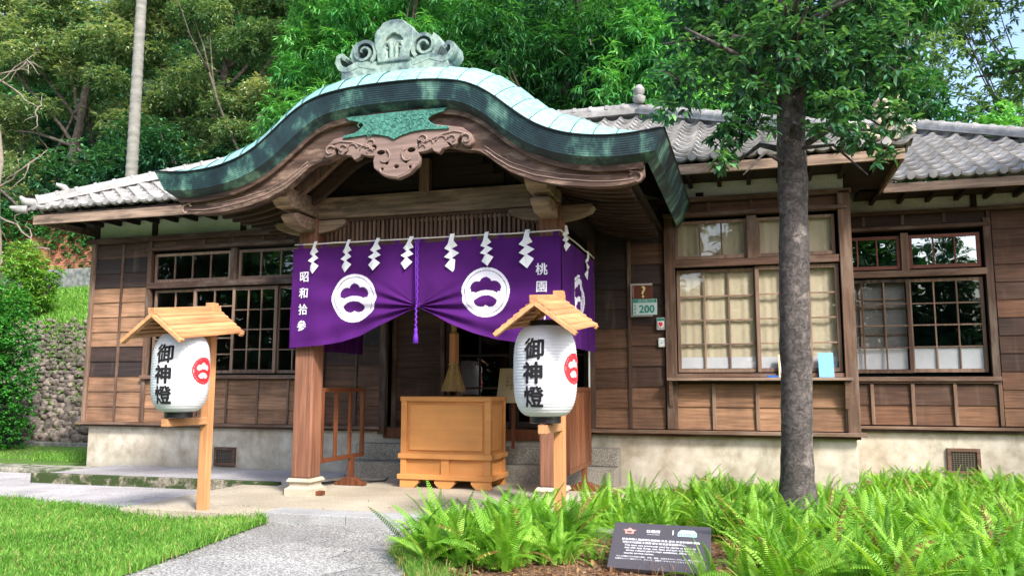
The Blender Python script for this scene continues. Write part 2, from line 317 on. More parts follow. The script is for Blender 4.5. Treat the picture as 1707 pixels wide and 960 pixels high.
M_green = flat("green_enamel", (.02, .28, .2), .35, 0, .03, 3, 0)
M_plate = flat("pale_plate", (.6, .74, .74), .35, 0, .03, 3, 0)
M_brownp = flat("brown_plate", (.12, .035, .015), .4, 0, .1, 20, 0)
M_alu = flat("aluminium", (.5, .49, .47), .4, .3, .05, 3, 0)
M_yellow = flat("pale_yellow_print", (.85, .7, .3), .5, 0, .02, 3, 0)
M_pvc = flat("white_plastic", (.8, .8, .8), .35, 0, .02, 3, 0)
M_note = flat("cream_notice_paper", (.62, .48, .27), .7, 0, .05, 3, 0)
M_bluep = flat("blue_paper", (.16, .42, .68), .6, 0, .12, 30, 0)
M_blue = flat("blue_plastic", (.01, .12, .5), .4, 0, .05, 3, 0)
M_mesh = flat("rusty_grille", (.16, .13, .1), .7, .3, .2, 30, 0)
M_shisa = stone("cream_glazed_tile", (.5, .42, .3), (.62, .54, .41), (.7, .62, .5), 18, 4, .7, ((.25, .2, .15), 6, .52, .7, .6), .1)
def bark(name, c1, c2, patch, sc=1.0):
    m, n, b, l = mat(name); g = n.nodes.new("ShaderNodeNewGeometry").outputs['Position']
    v = n.nodes.new("ShaderNodeTexVoronoi"); v.feature = 'DISTANCE_TO_EDGE'; v.inputs['Scale'].default_value = 11*sc
    mp = n.nodes.new("ShaderNodeMapping"); mp.inputs['Scale'].default_value = (1, 1, 1.2); ns = n.nodes.new("ShaderNodeTexNoise"); ns.inputs['Scale'].default_value = 9*sc; ns.inputs['Detail'].default_value = 5; l.new(g, ns.inputs['Vector'])
    ad = n.nodes.new("ShaderNodeVectorMath"); ad.operation = 'MULTIPLY_ADD'; l.new(ns.outputs['Color'], ad.inputs[0]); ad.inputs[1].default_value = (.22/sc,)*3; l.new(g, ad.inputs[2]); l.new(ad.outputs[0], mp.inputs[0]); l.new(mp.outputs[0], v.inputs['Vector'])
    f = noise(n, l, g, 16*sc, 7, .7, (1, 1, .8)); r = ramp(n, [(.3, c1), (.7, c2)]); l.new(f, r.inputs[0])
    f2 = noise(n, l, g, 4.5*sc, 4, .6); w = maprange(n, l, f2, .56, .66, 0, .75); out = mix(n, l, r.outputs[0], patch, w)
    v2 = n.nodes.new("ShaderNodeTexVoronoi"); v2.inputs['Scale'].default_value = 26*sc; l.new(mp.outputs[0], v2.inputs['Vector']); sp_ = n.nodes.new("ShaderNodeSeparateColor"); l.new(v2.outputs['Color'], sp_.inputs[0])
    kk = maprange(n, l, sp_.outputs[0], 0, 1, .6, 1.45); c9 = n.nodes.new("ShaderNodeVectorMath"); c9.operation = 'SCALE'; l.new(out, c9.inputs[0]); l.new(kk, c9.inputs[3]); out = c9.outputs[0]
    e = maprange(n, l, v.outputs['Distance'], 0, .035, .6, 1); cc = n.nodes.new("ShaderNodeVectorMath"); cc.operation = 'SCALE'; l.new(out, cc.inputs[0]); l.new(e, cc.inputs[3]); l.new(cc.outputs[0], b.inputs['Base Color'])
    b.inputs['Roughness'].default_value = .9; h = n.nodes.new("ShaderNodeMath"); h.operation = 'ADD'; l.new(sp_.outputs[0], h.inputs[0]); l.new(e, h.inputs[1]); bump(n, l, h.outputs[0], b, .9, .012); return m
M_bark = bark("flaky_bark", (.04, .034, .034), (.12, .1, .09), (.2, .17, .15))
M_bark2 = bark("grey_branch_bark", (.05, .04, .03), (.12, .1, .08), (.2, .18, .14), .6)
def palm_bark():
    m, n, b, l = mat("ringed_palm_bark"); g = n.nodes.new("ShaderNodeNewGeometry").outputs['Position']; f = noise(n, l, g, 2.5, 5, .6, (1, 1, 2.5)); r = ramp(n, [(.3, (.13, .13, .115)), (.7, (.27, .26, .235))]); l.new(f, r.inputs[0]); l.new(r.outputs[0], b.inputs['Base Color']); b.inputs['Roughness'].default_value = .9; return m
M_palm = palm_bark()
M_leaf_fg = leafmat("glossy_dark_leaves", (.018, .075, .038), (.06, .185, .08), (.2, .42, .15), .35, .25, .5)
M_leaf_a = leafmat("bright_long_leaves", (.02, .12, .035), (.07, .3, .07), (.22, .52, .14), .45, .3)
M_leaf_b = leafmat("mid_green_leaves", (.012, .065, .022), (.035, .16, .045), (.11, .32, .07), .45, .3)
M_leaf_o = leafmat("olive_feathery_leaves", (.045, .12, .065), (.17, .29, .14), (.5, .53, .3), .7, .3, .2)  # paler and bluer: distance haze is put into the leaf colour
M_leaf_d = leafmat("deep_green_leaves", (.012, .06, .032), (.035, .135, .062), (.12, .3, .11), .5, .25)  # lightened in place of haze over the far wood
M_leaf_s = leafmat("haze_paled_leaves", (.06, .13, .08), (.13, .24, .12), (.26, .4, .18), .6, .4, .2)  # pale colour stands in for haze; no haze volume
M_hedge = leafmat("hedge_leaves", (.012, .075, .015), (.045, .23, .035), (.13, .45, .07), .4, .3)
M_fern = leafmat("fern_fronds", (.05, .15, .012), (.16, .38, .03), (.38, .62, .09), .5, .4, .3, (.25, .13, .05))
M_grass = leafmat("grass_blades", (.045, .14, .014), (.125, .31, .04), (.3, .5, .11), .55, .35, .25, (.42, .33, .15))

# ------------------------------------------------------------------ ground
def sheet(name, pts, z, m, kind='structure'):
    mb = MB(); mb.add([(x, y, z) for x, y in pts], [tuple(range(len(pts)))], .5); return tag(mb.build(name, m), kind=kind)
sheet("ground", [(-300, -300), (300, -300), (300, 400), (-300, 400)], -.14, M_earth)
# pavement slabs, left of the porch
mb = MB()
for i in range(26):
    for j in range(9):
        x0 = -18.5+i*.52+(j % 2)*.22; y0 = 6.2+j*.52
        if x0+.5 > -5.62 and y0 < 8.2: continue
        if x0+.5 > -5.62: continue
        z = -.095+random.uniform(-.003, .003)
        mb.box(x0+.008, x0+.508, y0+.008, y0+.508, -.135, z, random.random())
tag(mb.build("pavement", M_slab, bevel=.004), kind='structure')
sheet("pavement_bed", [(-18.5, 6.2), (-5.6, 6.2), (-5.6, 10.6), (-18.5, 10.9)], -.118, M_soil)
# apron along the wall foundation, mossy front face
mb = MB(); mb.box(-9.45, -5.35, 9.02, 10.45, -.1, .0, .5); mb.box(-16, -9.45, 9.9, 10.45, -.1, -.03, .5)
tag(mb.build("foundation_apron", M_moss, bevel=.01), kind='structure')
mb = MB(); mb.box(-9.46, -5.62, 8.93, 9.02, -.14, .035, .5); tag(mb.build("mossy_step", M_moss2, bevel=.012), kind='structure')
mb = MB()
for i in range(7): mb.box(-9.44+i*.584, -9.44+(i+1)*.584-.006, 9.03, 10.44, -.02, .006)
tag(mb.build("apron_slabs", M_slab), kind='structure')
# porch floor
mb = MB()
xs = [-5.6, -4.62, -3.42, -2.22, -1.1]; ys = [7.32, 8.3, 9.25, 10.1]
for i in range(4):
    for j in range(3): mb.box(xs[i]+.003, xs[i+1]-.003, ys[j]+.003, ys[j+1]-.003, -.1, .0)
mb.box(-6.1, -5.6, 6.85, 8.9, -.1, -.004, .4); mb.box(-5.6, -4.55, 6.85, 7.32, -.1, -.006, .6)
tag(mb.build("porch_floor", M_floor), kind='structure')
mb = MB(); x = -4.55
while x < -1.1: mb.box(x, x+.88, 6.98, 7.31, -.12, .004); x += .886
tag(mb.build("granite_kerb", M_curb, bevel=.006), kind='structure')
# lawn, path, fern bed
LAWN = [(-5.28, 6.62), (-4.9, 6.78), (-4.52, 6.9), (-4.42, 6.84), (-4.41, 6.6), (-4.34, 6.1), (-4.27, 5.66), (-4.19, 5.11), (-4.08, 4.3), (-3.9, 2), (-3.8, -3), (-20, -3), (-20, 7.6), (-9.6, 7.35), (-7.6, 7.25), (-6.2, 7.0), (-5.7, 6.75)]
sheet("lawn_soil", LAWN, -.07, M_turf)
sheet("path", [(-5.0, -4), (-1.2, -4), (-1.2, 6.99), (-5.0, 6.99)], -.085, M_path)
PATCH = [[(-3.72, 6.1), (-3.05, 6.0), (-3.1, 5.62), (-2.7, 5.5), (-3.1, 4.6), (-4.15, 4.4), (-4.25, 5.0), (-3.95, 5.6)]]
mb = MB()
for p in PATCH: mb.add([(x, y, -.081) for x, y in p], [tuple(range(len(p)))], .5)
tag(mb.build("worn_path_patch", M_path2), kind='structure')
BED = [(-2.62, 6.75), (-1.3, 7.25), (-1.05, 8.4), (-1.55, 9.9), (-1.55, 10.5), (1.3, 10.5), (1.3, 12.2), (14, 12.2), (14, -2), (-1.6, -2), (-1.95, 4.4), (-2.3, 5.3), (-2.75, 6.0)]
sheet("fern_bed_soil", BED, -.06, M_soil)

# ------------------------------------------------------------------ the building
B = empty("shrine_office", (-4.5, 10.5, 0), "long single-storey dark timber shrine office with copper-roofed curved entrance porch", "building")
FY = 10.5; WY = 12.2
def clap(mb, x0, x1, z0, z1, n, y, tints, jit=.05):
    h = (z1-z0)/n
    for i in range(n):
        zt = z1-i*h; zb = zt-h; t = tints[i % len(tints)]+random.uniform(-jit, jit)
        mb.add([(x0,y-.022,zb),(x1,y-.022,zb),(x1,y,zb),(x0,y,zb),(x0,y-.006,zt),(x1,y-.006,zt),(x1,y,zt),(x0,y,zt)],
               [(0,3,2,1),(4,5,6,7),(0,1,5,4),(1,2,6,5),(2,3,7,6),(3,0,4,7)], min(1, max(0, t)))
# foundation
mb = MB(); mb.box(-10.06, 1.2, FY+.02, FY+.3, -.12, .6, .5); mb.box(1.2-.28, 1.2, FY+.3, WY+.3, -.12, .6, .5); mb.box(1.2, 5.1, WY+.02, WY+.3, -.12, .6, .5); mb.box(-10.06, -9.78, FY+.3, 17, -.12, .6, .5)
mb.build("foundation", M_found, B, bevel=.01)
# plank walls: backing + boards
mb = MB()
def back(x0, x1, z0, z1, y): mb.box(x0, x1, y+.001, y+.08, z0, z1, .2)
back(-10.13, -9.02, .6, 3.5, FY); back(-9.02, -5.9, .6, 1.33, FY); back(-9.02, -5.9, 3.36, 3.5, FY); back(-5.9, -4.98, .6, 3.5, FY); back(-2.0, -.95, .6, 3.6, FY); back(-.95, 1.24, .6, 1.3, FY); back(-.95, 1.24, 3.38, 3.6, FY)
back(1.2, 3.12, .6, 1.3, WY); back(1.2, 3.12, 3.38, 3.62, WY); back(3.12, 5.1, .6, 3.62, WY)
LT = [.35, .08, .1, .82, .86, .85, .84, .16, .12, .84, .86, .82]
clap(mb, -10.11, -9.56, .66, 3.46, 12, FY, LT); clap(mb, -9.53, -9.04, .66, 3.46, 12, FY, LT)
bx = [-9.04, -8.56, -8.05, -7.52, -6.99, -6.48, -5.92]
for a, b in zip(bx, bx[1:]):
    clap(mb, a+.01, b-.01, .66, 1.3, 3, FY, [.8, .86, .84])
    clap(mb, a+.01, b-.01, 3.37, 3.49, 1, FY, [.45])
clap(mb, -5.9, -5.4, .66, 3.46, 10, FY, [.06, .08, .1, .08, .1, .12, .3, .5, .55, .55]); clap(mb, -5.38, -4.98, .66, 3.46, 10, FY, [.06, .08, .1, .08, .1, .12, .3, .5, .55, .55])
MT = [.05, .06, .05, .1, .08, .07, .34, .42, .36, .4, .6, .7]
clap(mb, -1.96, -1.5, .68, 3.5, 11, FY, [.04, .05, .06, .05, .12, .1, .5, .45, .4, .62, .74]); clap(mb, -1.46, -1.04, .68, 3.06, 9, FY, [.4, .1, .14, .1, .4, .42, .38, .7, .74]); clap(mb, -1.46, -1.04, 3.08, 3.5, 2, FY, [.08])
bx = [-.96, -.44, .08, .6, 1.12]
for a, b in zip(bx, bx[1:]):
    clap(mb, a+.02, b-.02, .68, 1.24, 2, FY, [.8, .82]); clap(mb, a+.02, b-.02, 3.43, 3.55, 1, FY, [.5])
bx = [1.1, 1.61, 2.12, 2.64, 3.16]
for a, b in zip(bx, bx[1:]):
    clap(mb, a+.02, b-.02, .7, 1.24, 2, WY, [.38, .62]); clap(mb, a+.02, b-.02, 3.45, 3.58, 1, WY, [.25])
clap(mb, 3.22, 5.1, .7, 3.58, 12, WY, [.4, .42, .44, .5, .3, .55, .2, .36, .24, .5, .66, .68], .04)
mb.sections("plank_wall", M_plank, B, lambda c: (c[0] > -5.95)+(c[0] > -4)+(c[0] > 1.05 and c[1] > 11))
mb = MB()
# end walls
for i in range(12):
    z = .66+i*.2345; mb.box(-10.15, -10.13, FY, 17, z, z+.232, .3+.4*random.random())
mb.build("plank_wall", M_plank, B); mb = MB()
for i in range(12): z = .66+i*.2345; mb.box(1.2, 1.22, FY+.1, WY, z, z+.232, .3+.4*random.random())
mb.build("plank_wall", M_plank, B)
# vertical battens and posts
mb = MB()
def post(x, w, z0, z1, y, d=.05, t=None): mb.box(x-w/2, x+w/2, y-d, y+.02, z0, z1, t)
post(-10.11, .07, .62, 3.5, FY, .06, .9); post(-9.545, .04, .66, 3.46, FY, .035, .5)
for x in (-8.56, -8.05, -7.52, -6.99, -6.48): post(x, .035, .66, 1.31, FY, .035, .7)
for x in (-8.56, -8.05, -7.52, -6.99, -6.48, -5.92): post(x, .035, 3.375, 3.47, FY, .03, .4)
post(-9.02, .07, .66, 3.47, FY, .05, .5); post(-5.93, .07, .66, 3.47, FY, .05, .4); post(-5.39, .035, .66, 3.4, FY, .035, .3)
post(-4.96, .1, .55, 3.4, FY, .07, .25)
post(-1.98, .09, .66, 3.45, FY, .06, .35); post(-1.48, .045, .68, 3.1, FY, .035, .35)
post(-.95, .13, .68, 3.4, FY, .07, .45); post(1.17, .14, .66, 3.6, FY, .075, .55)
for x in (-.97, -.44, .08, .6, 1.1): post(x, .045, .68, 1.25, FY, .05, .85)
for x in (-.44, .08, .6): post(x, .04, 3.44, 3.56, FY, .03, .6)
for x in (1.61, 2.12, 2.64, 3.18): post(x, .045, .7, 1.25, WY, .05, .75); post(x, .04, 3.46, 3.6, WY, .03, .4)
post(3.15, .09, 1.25, 3.5, WY, .055, .3); post(3.98, .05, .7, 3.58, WY, .035, .4); post(5.06, .1, .62, 3.6, WY, .06, .5)
# window mullion posts
post(-7.49, .12, 2.78, 3.3, FY, .04, .25); post(.08, .12, 2.8, 3.36, FY, .05, .55); post(2.125, .1, 2.8, 3.34, WY, .045, .75)
mb.each("batten", M_frame, B, bevel=.004)
# horizontal rails, sills and heads
mb = MB()
def rail(x0, x1, z, h, y, d=.05, t=None): mb.box(x0, x1, y-d, y+.02, z-h/2, z+h/2, t)
rail(-10.2, -4.98, .635, .04, FY, .1, .75); rail(-10.16, -4.98, .6, .028, FY, .06, .2)
rail(-2.02, 1.3, .645, .045, FY, .11, .75); rail(-1.95, 1.24, .605, .034, FY, .05, .5); rail(1.2, 5.12, .66, .04, WY, .09, .75); rail(1.2, 5.12, .62, .03, WY, .05, .1)
rail(-10.22, -4.98, 3.515, .08, FY, .09, .25); rail(-2.0, 1.26, 3.6, .06, FY, .075, .6); rail(1.2, 5.12, 3.63, .05, WY, .07, .35)
rail(-9.06, -5.9, 3.345, .05, FY, .085, .3); rail(-1.02, 1.2, 3.4, .05, FY, .1, .55); rail(1.2, 3.2, 3.41, .05, WY, .08, .35)
rail(-9.02, -5.92, 2.765, .09, FY, .065, .2); rail(-.9, 1.1, 2.77, .09, FY, .06, .5); rail(1.2, 3.12, 2.77, .09, WY, .06, .7)
rail(-9.06, -5.9, 1.345, .055, FY, .09, .7); rail(1.2, 3.2, 1.32, .06, WY, .08, .6); rail(1.2, 3.2, 1.27, .025, WY, .05, .6)
rail(-.9, 1.1, 1.35, .05, FY, .05, .6)
mb.each("rail", M_rail, B, bevel=.005)
mb = MB(); mb.box(-1.0, 1.17, FY-.2, FY+.01, 1.285, 1.32, .8); mb.build("window_ledge", M_beam, B, bevel=.004)
for x in (-.96, 1.1):
    mb = MB(); mb.prism([(FY-.17, 1.28), (FY-.05, 1.28), (FY-.05, .95), (FY-.08, .95)], x-.02, x+.02, 'X', .8); mb.build("ledge_bracket", M_rail, B)
# windows ------------------------------------------------
def window(x0, x1, z0, z1, y, nc, nr, gl=M_glass, m=M_sash, fw_=.045, mw=.02, zs=None, d=.035, panes=None):
    mb = MB(); mb.box(x0, x0+fw_, y, y+d, z0, z1); mb.box(x1-fw_, x1, y, y+d, z0, z1); mb.box(x0+fw_, x1-fw_, y+.001, y+d-.001, z1-fw_, z1); mb.box(x0+fw_, x1-fw_, y+.001, y+d-.001, z0, z0+fw_*1.1)
    xi0, xi1, zi0, zi1 = x0+fw_, x1-fw_, z0+fw_*1.1, z1-fw_
    for i in range(1, nc):
        x = xi0+(xi1-xi0)*i/nc; mb.box(x-mw/2, x+mw/2, y+.004, y+d-.006, zi0, zi1)
    zl = zs or [zi0+(zi1-zi0)*j/nr for j in range(1, nr)]
    for z in zl: mb.box(xi0, xi1, y+.006, y+d-.008, z-mw/2, z+mw/2)
    f = mb.build("window", m, B, bevel=.002)
    p = MB(); n0 = 0
    p.add([(xi0, y+.018, zi0), (xi1, y+.018, zi0), (xi1, y+.018, zi1), (xi0, y+.018, zi1)], [(0, 1, 2, 3)], .5); p.build("pane", gl, f)
    return f
# left
for a, b in ((-8.95, -7.56), (-7.42, -5.97)): window(a, b, 2.82, 3.27, FY+.0, 4, 1, fw_=.04)
window(-8.95, -8.18, 1.4, 2.7, FY+.03, 2, 5, fw_=.04); window(-8.2, -7.45, 1.4, 2.7, FY-.01, 2, 5, fw_=.04)
window(-7.5, -6.72, 1.4, 2.7, FY-.012, 3, 4, glass("old_pane_glass", .12), fw_=.05); window(-6.74, -5.97, 1.4, 2.7, FY+.03, 3, 4, fw_=.04)
# middle
for a, b in ((-.88, .02), (.14, 1.06)): window(a, b, 2.83, 3.33, FY+.0, 3, 1, fw_=.04)
window(-.87, .12, 1.39, 2.7, FY+.02, 3, 4, fw_=.04); window(.1, 1.08, 1.39, 2.71, FY-.015, 3, 4, fw_=.045)
# wing
M_glassw = glass("bright_mirror_glass", .4)
for a, b in ((1.22, 2.07), (2.18, 3.07)): window(a, b, 2.84, 3.31, WY, 3, 1, M_glassw, M_red, fw_=.045)
window(1.22, 2.16, 1.4, 2.7, WY-.01, 3, 4, M_glass, M_frame, fw_=.045); window(2.14, 3.08, 1.41, 2.7, WY+.03, 3, 4, M_glass, M_sash, fw_=.045)
# double lattice behind the wing's left sash
mb = MB(); mb.box(1.25, 2.12, WY+.13, WY+.15, 1.42, 2.69, .5); mb.build("screen_panel", M_frostd, B)
mb = MB()
for x in (1.52, 1.83): mb.box(x, x+.02, WY+.1, WY+.128, 1.42, 2.69)
for z in (1.6, 1.93, 2.3, 2.42): mb.box(1.25, 2.12, WY+.1, WY+.128, z, z+.02)
mb.build("inner_lattice", M_sash, B)
mb = MB()
for x0, x1 in ((2.19, 3.04), (1.26, 2.1)): mb.box(x0, x1, WY+.062, WY+.066, 1.455, 1.76, .5)
mb.each("frosted_pane", M_frost, B)
mb = MB(); mb.box(-.83, 1.03, FY+.052, FY+.055, 1.44, 1.58, .5); mb.build("lower_frosted_strip", M_frost, B)
# roller blinds behind the middle windows, one per sash
for x0, x1, z0, z1 in ((-.86, .0, 2.85, 3.3), (.16, 1.04, 2.85, 3.3), (-.84, .08, 1.52, 2.68), (.14, 1.05, 1.52, 2.68)):
    mb = MB(); n = 40
    vs = [(x0+(x1-x0)*i/n, FY+.066+.006*math.sin(i*1.3)*math.sin(i*.31), z) for z in (z0, z1) for i in range(n+1)]
    mb.add(vs, [(i, i+1, n+2+i, n+1+i) for i in range(n)], .5); mb.build("blind", M_curtain, B, smooth=True)
# rooms behind the glass
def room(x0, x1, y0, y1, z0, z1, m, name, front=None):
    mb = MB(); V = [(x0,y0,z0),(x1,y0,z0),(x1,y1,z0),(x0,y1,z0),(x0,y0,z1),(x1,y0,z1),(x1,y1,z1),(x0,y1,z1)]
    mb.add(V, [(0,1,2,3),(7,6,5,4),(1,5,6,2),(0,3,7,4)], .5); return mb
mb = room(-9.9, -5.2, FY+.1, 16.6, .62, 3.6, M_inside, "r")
for x0, x1, z0, z1 in ((-9.9, -9.0, .62, 3.6), (-9.0, -5.6, .62, 1.5), (-9.0, -5.6, 2.65, 2.8), (-9.0, -5.6, 3.25, 3.6), (-5.6, -5.2, .62, 3.6)): mb.box(x0, x1, 16.6, 16.68, z0, z1, .5)
for i in range(18): mb.box(-9.0+i*.2, -8.97+i*.2, 16.6, 16.64, 1.5, 3.25, .5)
for z in (1.8, 2.1, 2.4): mb.box(-9, -5.6, 16.605, 16.635, z, z+.025, .5)
mb.box(-7.3, -7.15, 13, 13.15, .62, 3.6, .5)
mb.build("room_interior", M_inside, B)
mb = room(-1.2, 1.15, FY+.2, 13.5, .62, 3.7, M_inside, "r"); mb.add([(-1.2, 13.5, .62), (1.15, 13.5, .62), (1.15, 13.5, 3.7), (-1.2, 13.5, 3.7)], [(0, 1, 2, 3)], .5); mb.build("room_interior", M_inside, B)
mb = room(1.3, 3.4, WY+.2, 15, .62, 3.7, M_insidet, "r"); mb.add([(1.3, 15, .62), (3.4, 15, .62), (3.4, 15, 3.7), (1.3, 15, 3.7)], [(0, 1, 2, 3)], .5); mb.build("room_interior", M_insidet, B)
# plaster band under the eaves
for x0, x1, z0, z1, y in ((-10.05, -9.02, 3.55, 3.98, FY), (-8.94, -7.4, 3.55, 3.98, FY), (-7.32, -5.9, 3.55, 3.98, FY), (-5.82, -2, 3.55, 3.98, FY), (-1.92, 1.18, 3.625, 3.98, FY), (1.2, 2.98, 3.65, 4.0, WY), (3.06, 5.05, 3.65, 4.0, WY)):
    mb = MB(); mb.box(x0, x1, y+.0, y+.1, z0, z1, .5); mb.build("plaster_panel", M_plaster, B)
mb = MB()
for x in (-10.1, -8.98, -7.36, -5.86): mb.box(x-.05, x+.05, FY-.02, FY+.1, 3.55, 3.98, .2)
mb.box(-2, -1.92, FY-.02, FY+.1, 3.62, 3.98, .2); mb.box(2.98, 3.06, WY-.02, WY+.1, 3.65, 4.0, .2); mb.box(-.6, -.5, FY-.0, FY-.01, 3.65, 3.7, .2)
mb.each("plaster_band_stud", M_dark, B)
# foundation vents
for x0, x1, z0, z1, y in ((-7.7, -7.34, .04, .31, FY), (2.5, 2.9, .06, .4, WY)):
    mb = MB(); w = .045
    mb.box(x0, x1, y-.02, y+.04, z1-w, z1, .6); mb.box(x0, x1, y-.02, y+.04, z0, z0+w, .6); mb.box(x0, x0+w, y-.019, y+.04, z0+w, z1-w, .6); mb.box(x1-w, x1, y-.019, y+.04, z0+w, z1-w, .6)
    v = mb.build("vent_frame", M_rail, B, bevel=.003)
    mb = MB(); mb.box(x0+w, x1-w, y+.013, y+.018, z0+w, z1-w, 0); mb.build("vent_dark_backing", M_black, v)  # black sheet stands in for the shade behind the grille
    mb = MB(); n = 9
    for i in range(1, n):
        x = x0+w+(x1-x0-2*w)*i/n; mb.box(x-.003, x+.003, y-.004, y+.002, z0+w, z1-w)
        z = z0+w+(z1-z0-2*w)*i/n; mb.box(x0+w, x1-w, y-.0045, y+.0015, z-.003, z+.003)
    mb.build("vent_grille", M_mesh, v)
# eaves: fascia, soffit, rafters
EY = 9.7; EZ = 3.93; WEY = 11.4; WEZ = 3.93; SL = .5
mb = MB(); mb.box(-10.62, -6.0, EY+.03, EY+.07, EZ-.24, EZ-.1, .7); mb.box(-.75, 1.76, EY+.03, EY+.07, EZ-.17, EZ-.05, .7)
mb.box(-10.62, -10.58, EY+.07, 17, EZ-.22, EZ-.1, .7); mb.box(1.72, 1.76, EY+.07, WEY+.2, EZ-.17, EZ-.05, .7); mb.box(1.78, 5.6, WEY+.03, WEY+.07, WEZ-.17, WEZ-.05, .7); mb.box(5.56, 5.6, WEY+.07, 17, WEZ-.17, WEZ-.05, .7)
mb.each("fascia_board", M_beam, B, bevel=.004)
mb = MB(); mb.box(-10.58, 1.72, EY+.07, FY-.0, EZ-.1, EZ-.06, .3); mb.box(-10.58, -10.13, FY, 17, EZ-.1, EZ-.06, .3); mb.box(1.22, 1.72, FY, WEY+.2, EZ-.1, EZ-.06, .3); mb.box(1.5, 5.56, WEY+.07, WY, WEZ-.1, WEZ-.06, .3); mb.box(5.1, 5.56, WY, 17, WEZ-.1, WEZ-.06, .3)
for i in range(34):
    x = -10.4+i*.36
    if x < 1.7: mb.box(x, x+.05, EY+.07, FY, EZ-.17, EZ-.1, .2)
for i in range(11): x = 1.7+i*.36; mb.box(x, x+.05, WEY+.07, WY, WEZ-.17, WEZ-.1, .2)
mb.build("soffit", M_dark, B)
# tiled roofs ------------------------------------------------
def tiles(name, o, ax, x0, x1, run, slope, hipL=True, hipR=True, pitch=.27, course=.24, x_of=None, seedt=0):
    """roof plane: o = eave origin, ax = (eave dir, inward dir); courses of wavy tiles up the slope"""
    e = np.array(ax[0], float); n_ = np.array(ax[1], float); V = []; F = []; T = []
    ns = int(run/course)+1
    for j in range(ns):
        s0 = j*course; s1 = min(run, s0+course+.03)
        if s1-s0 < .04: continue
        a = x0+(s0 if hipL else 0); b = x1-(s0 if hipR else 0)
        if b-a < .3: continue
        k0 = math.floor(a/pitch); k1 = math.ceil(b/pitch); xs = []
        for k in range(k0, k1):
            for q in range(12):
                x = (k+q/12)*pitch
                if a <= x <= b: xs.append((x, q/12, k))
        zz = []
        for x, q, k in xs:
            if q < .66: w = -.028*math.sin(q/.66*math.pi)
            else: w = .042*math.sin((q-.66)/.34*math.pi)
            zz.append(w)
        base = len(V); m_ = len(xs)
        for (ss, lift) in ((s0+.07, -.03), (s0+.012, .012), (s0, .05), (s1, .0)):
            for (x, q, k), w in zip(xs, zz):
                xx = min(max(x, x0+(ss if hipL else 0)-.05), x1-(ss if hipR else 0)+.05)
                p = np.array(o, float)+e*xx+n_*ss; V.append((p[0], p[1], p[2]+ss*slope+lift+w))
        for r_ in range(3):
            for i in range(m_-1): F.append((base+r_*m_+i, base+r_*m_+i+1, base+(r_+1)*m_+i+1, base+(r_+1)*m_+i)); T.append((math.sin((xs[i][2]*12.9+j*78.2+seedt))*43758.5) % 1)
    return np.array(V), np.array(F), np.array(T)
def merge_build(name, parts, m, parent):
    V = []; F = []; T = []; n = 0
    for v, f, t in parts: V.append(v); F.append(f+n); T.append(t); n += len(v)
    o = npmesh(name, np.concatenate(V), np.concatenate(F), np.concatenate(T), m, parent, True)
    o.data.set_sharp_from_angle(angle=R(50)); return o
RX0, RX1 = -10.75, 1.85; RUN = 3.5
roof = merge_build("tiled_roof", [tiles("t", (0, EY, EZ), ((1, 0, 0), (0, 1, 0)), RX0, RX1, RUN, SL),
    tiles("t", (RX1, EY, EZ), ((0, 1, 0), (-1, 0, 0)), 0, 7, RUN, SL, True, True),
    tiles("t", (RX0, EY, EZ), ((0, 1, 0), (1, 0, 0)), 0, 7, RUN, SL, True, True),
    tiles("t", (0, EY+7, EZ), ((1, 0, 0), (0, -1, 0)), RX0, RX1, RUN, SL)], M_tile, B)
WX0, WX1 = 1.2, 5.62
roof2 = merge_build("tiled_roof", [tiles("t", (0, WEY, WEZ), ((1, 0, 0), (0, 1, 0)), WX0-2, WX1, 3.3, SL, False, True),
    tiles("t", (WX1, WEY, WEZ), ((0, 1, 0), (-1, 0, 0)), 0, 6.6, 3.3, SL)], M_tile, B)
def ridge(p, q, parent, name="ridge_cap", lay=2, r=.075, seg=.27):
    p, q = Vector(p), Vector(q); d = q-p; L = d.length; d.normalize(); side = Vector((d.y, -d.x, 0)).normalized(); upv = side.cross(d)
    if upv.z < 0: upv = -upv
    mb = MB(); h = 0
    for k in range(lay):
        w = .13-k*.012; th = .035; o = upv*(h+.0)
        c0 = p+o; c1 = q+o
        mb.add([c0-side*w, c0+side*w, c0+side*w+upv*th, c0-side*w+upv*th, c1-side*w, c1+side*w, c1+side*w+upv*th, c1-side*w+upv*th], [(0,3,2,1),(4,5,6,7),(0,1,5,4),(1,2,6,5),(2,3,7,6),(3,0,4,7)], random.random()); h += th+.004
    n = int(L/seg)
    for i in range(n):
        t = random.random(); a = p+d*(L*i/n)+upv*h; b = p+d*(L*(i+1)/n)+upv*h; K = 10; vs = []
        for (c, rr) in ((a, r*1.16), (a+d*.045, r*1.18), (a+d*.05, r*.98), (b+d*.02, r*.98)):
            vs += [c+side*rr*math.cos(math.pi*k/K)*1.15+upv*rr*math.sin(math.pi*k/K)*1.1 for k in range(K+1)]
        fs = [(r_*(K+1)+k, r_*(K+1)+k+1, (r_+1)*(K+1)+k+1, (r_+1)*(K+1)+k) for r_ in range(3) for k in range(K)]+[tuple(range(K, -1, -1))]
        mb.add(vs, fs, t)
    return mb.build(name, M_tile, parent, smooth='auto')
def RP(d): return RUN
zt = EZ+RUN*SL
ridge((RX0+.12, EY+.12, EZ+.08), (RX0+RUN, EY+RUN, zt+.08), roof, "hip_cap"); ridge((RX1-.12, EY+.12, EZ+.08), (RX1-RUN, EY+RUN, zt+.08), roof, "hip_cap")
ridge((RX0+RUN, EY+RUN, zt+.06), (RX1-RUN, EY+RUN, zt+.06), roof, "ridge_cap", 3, .085)
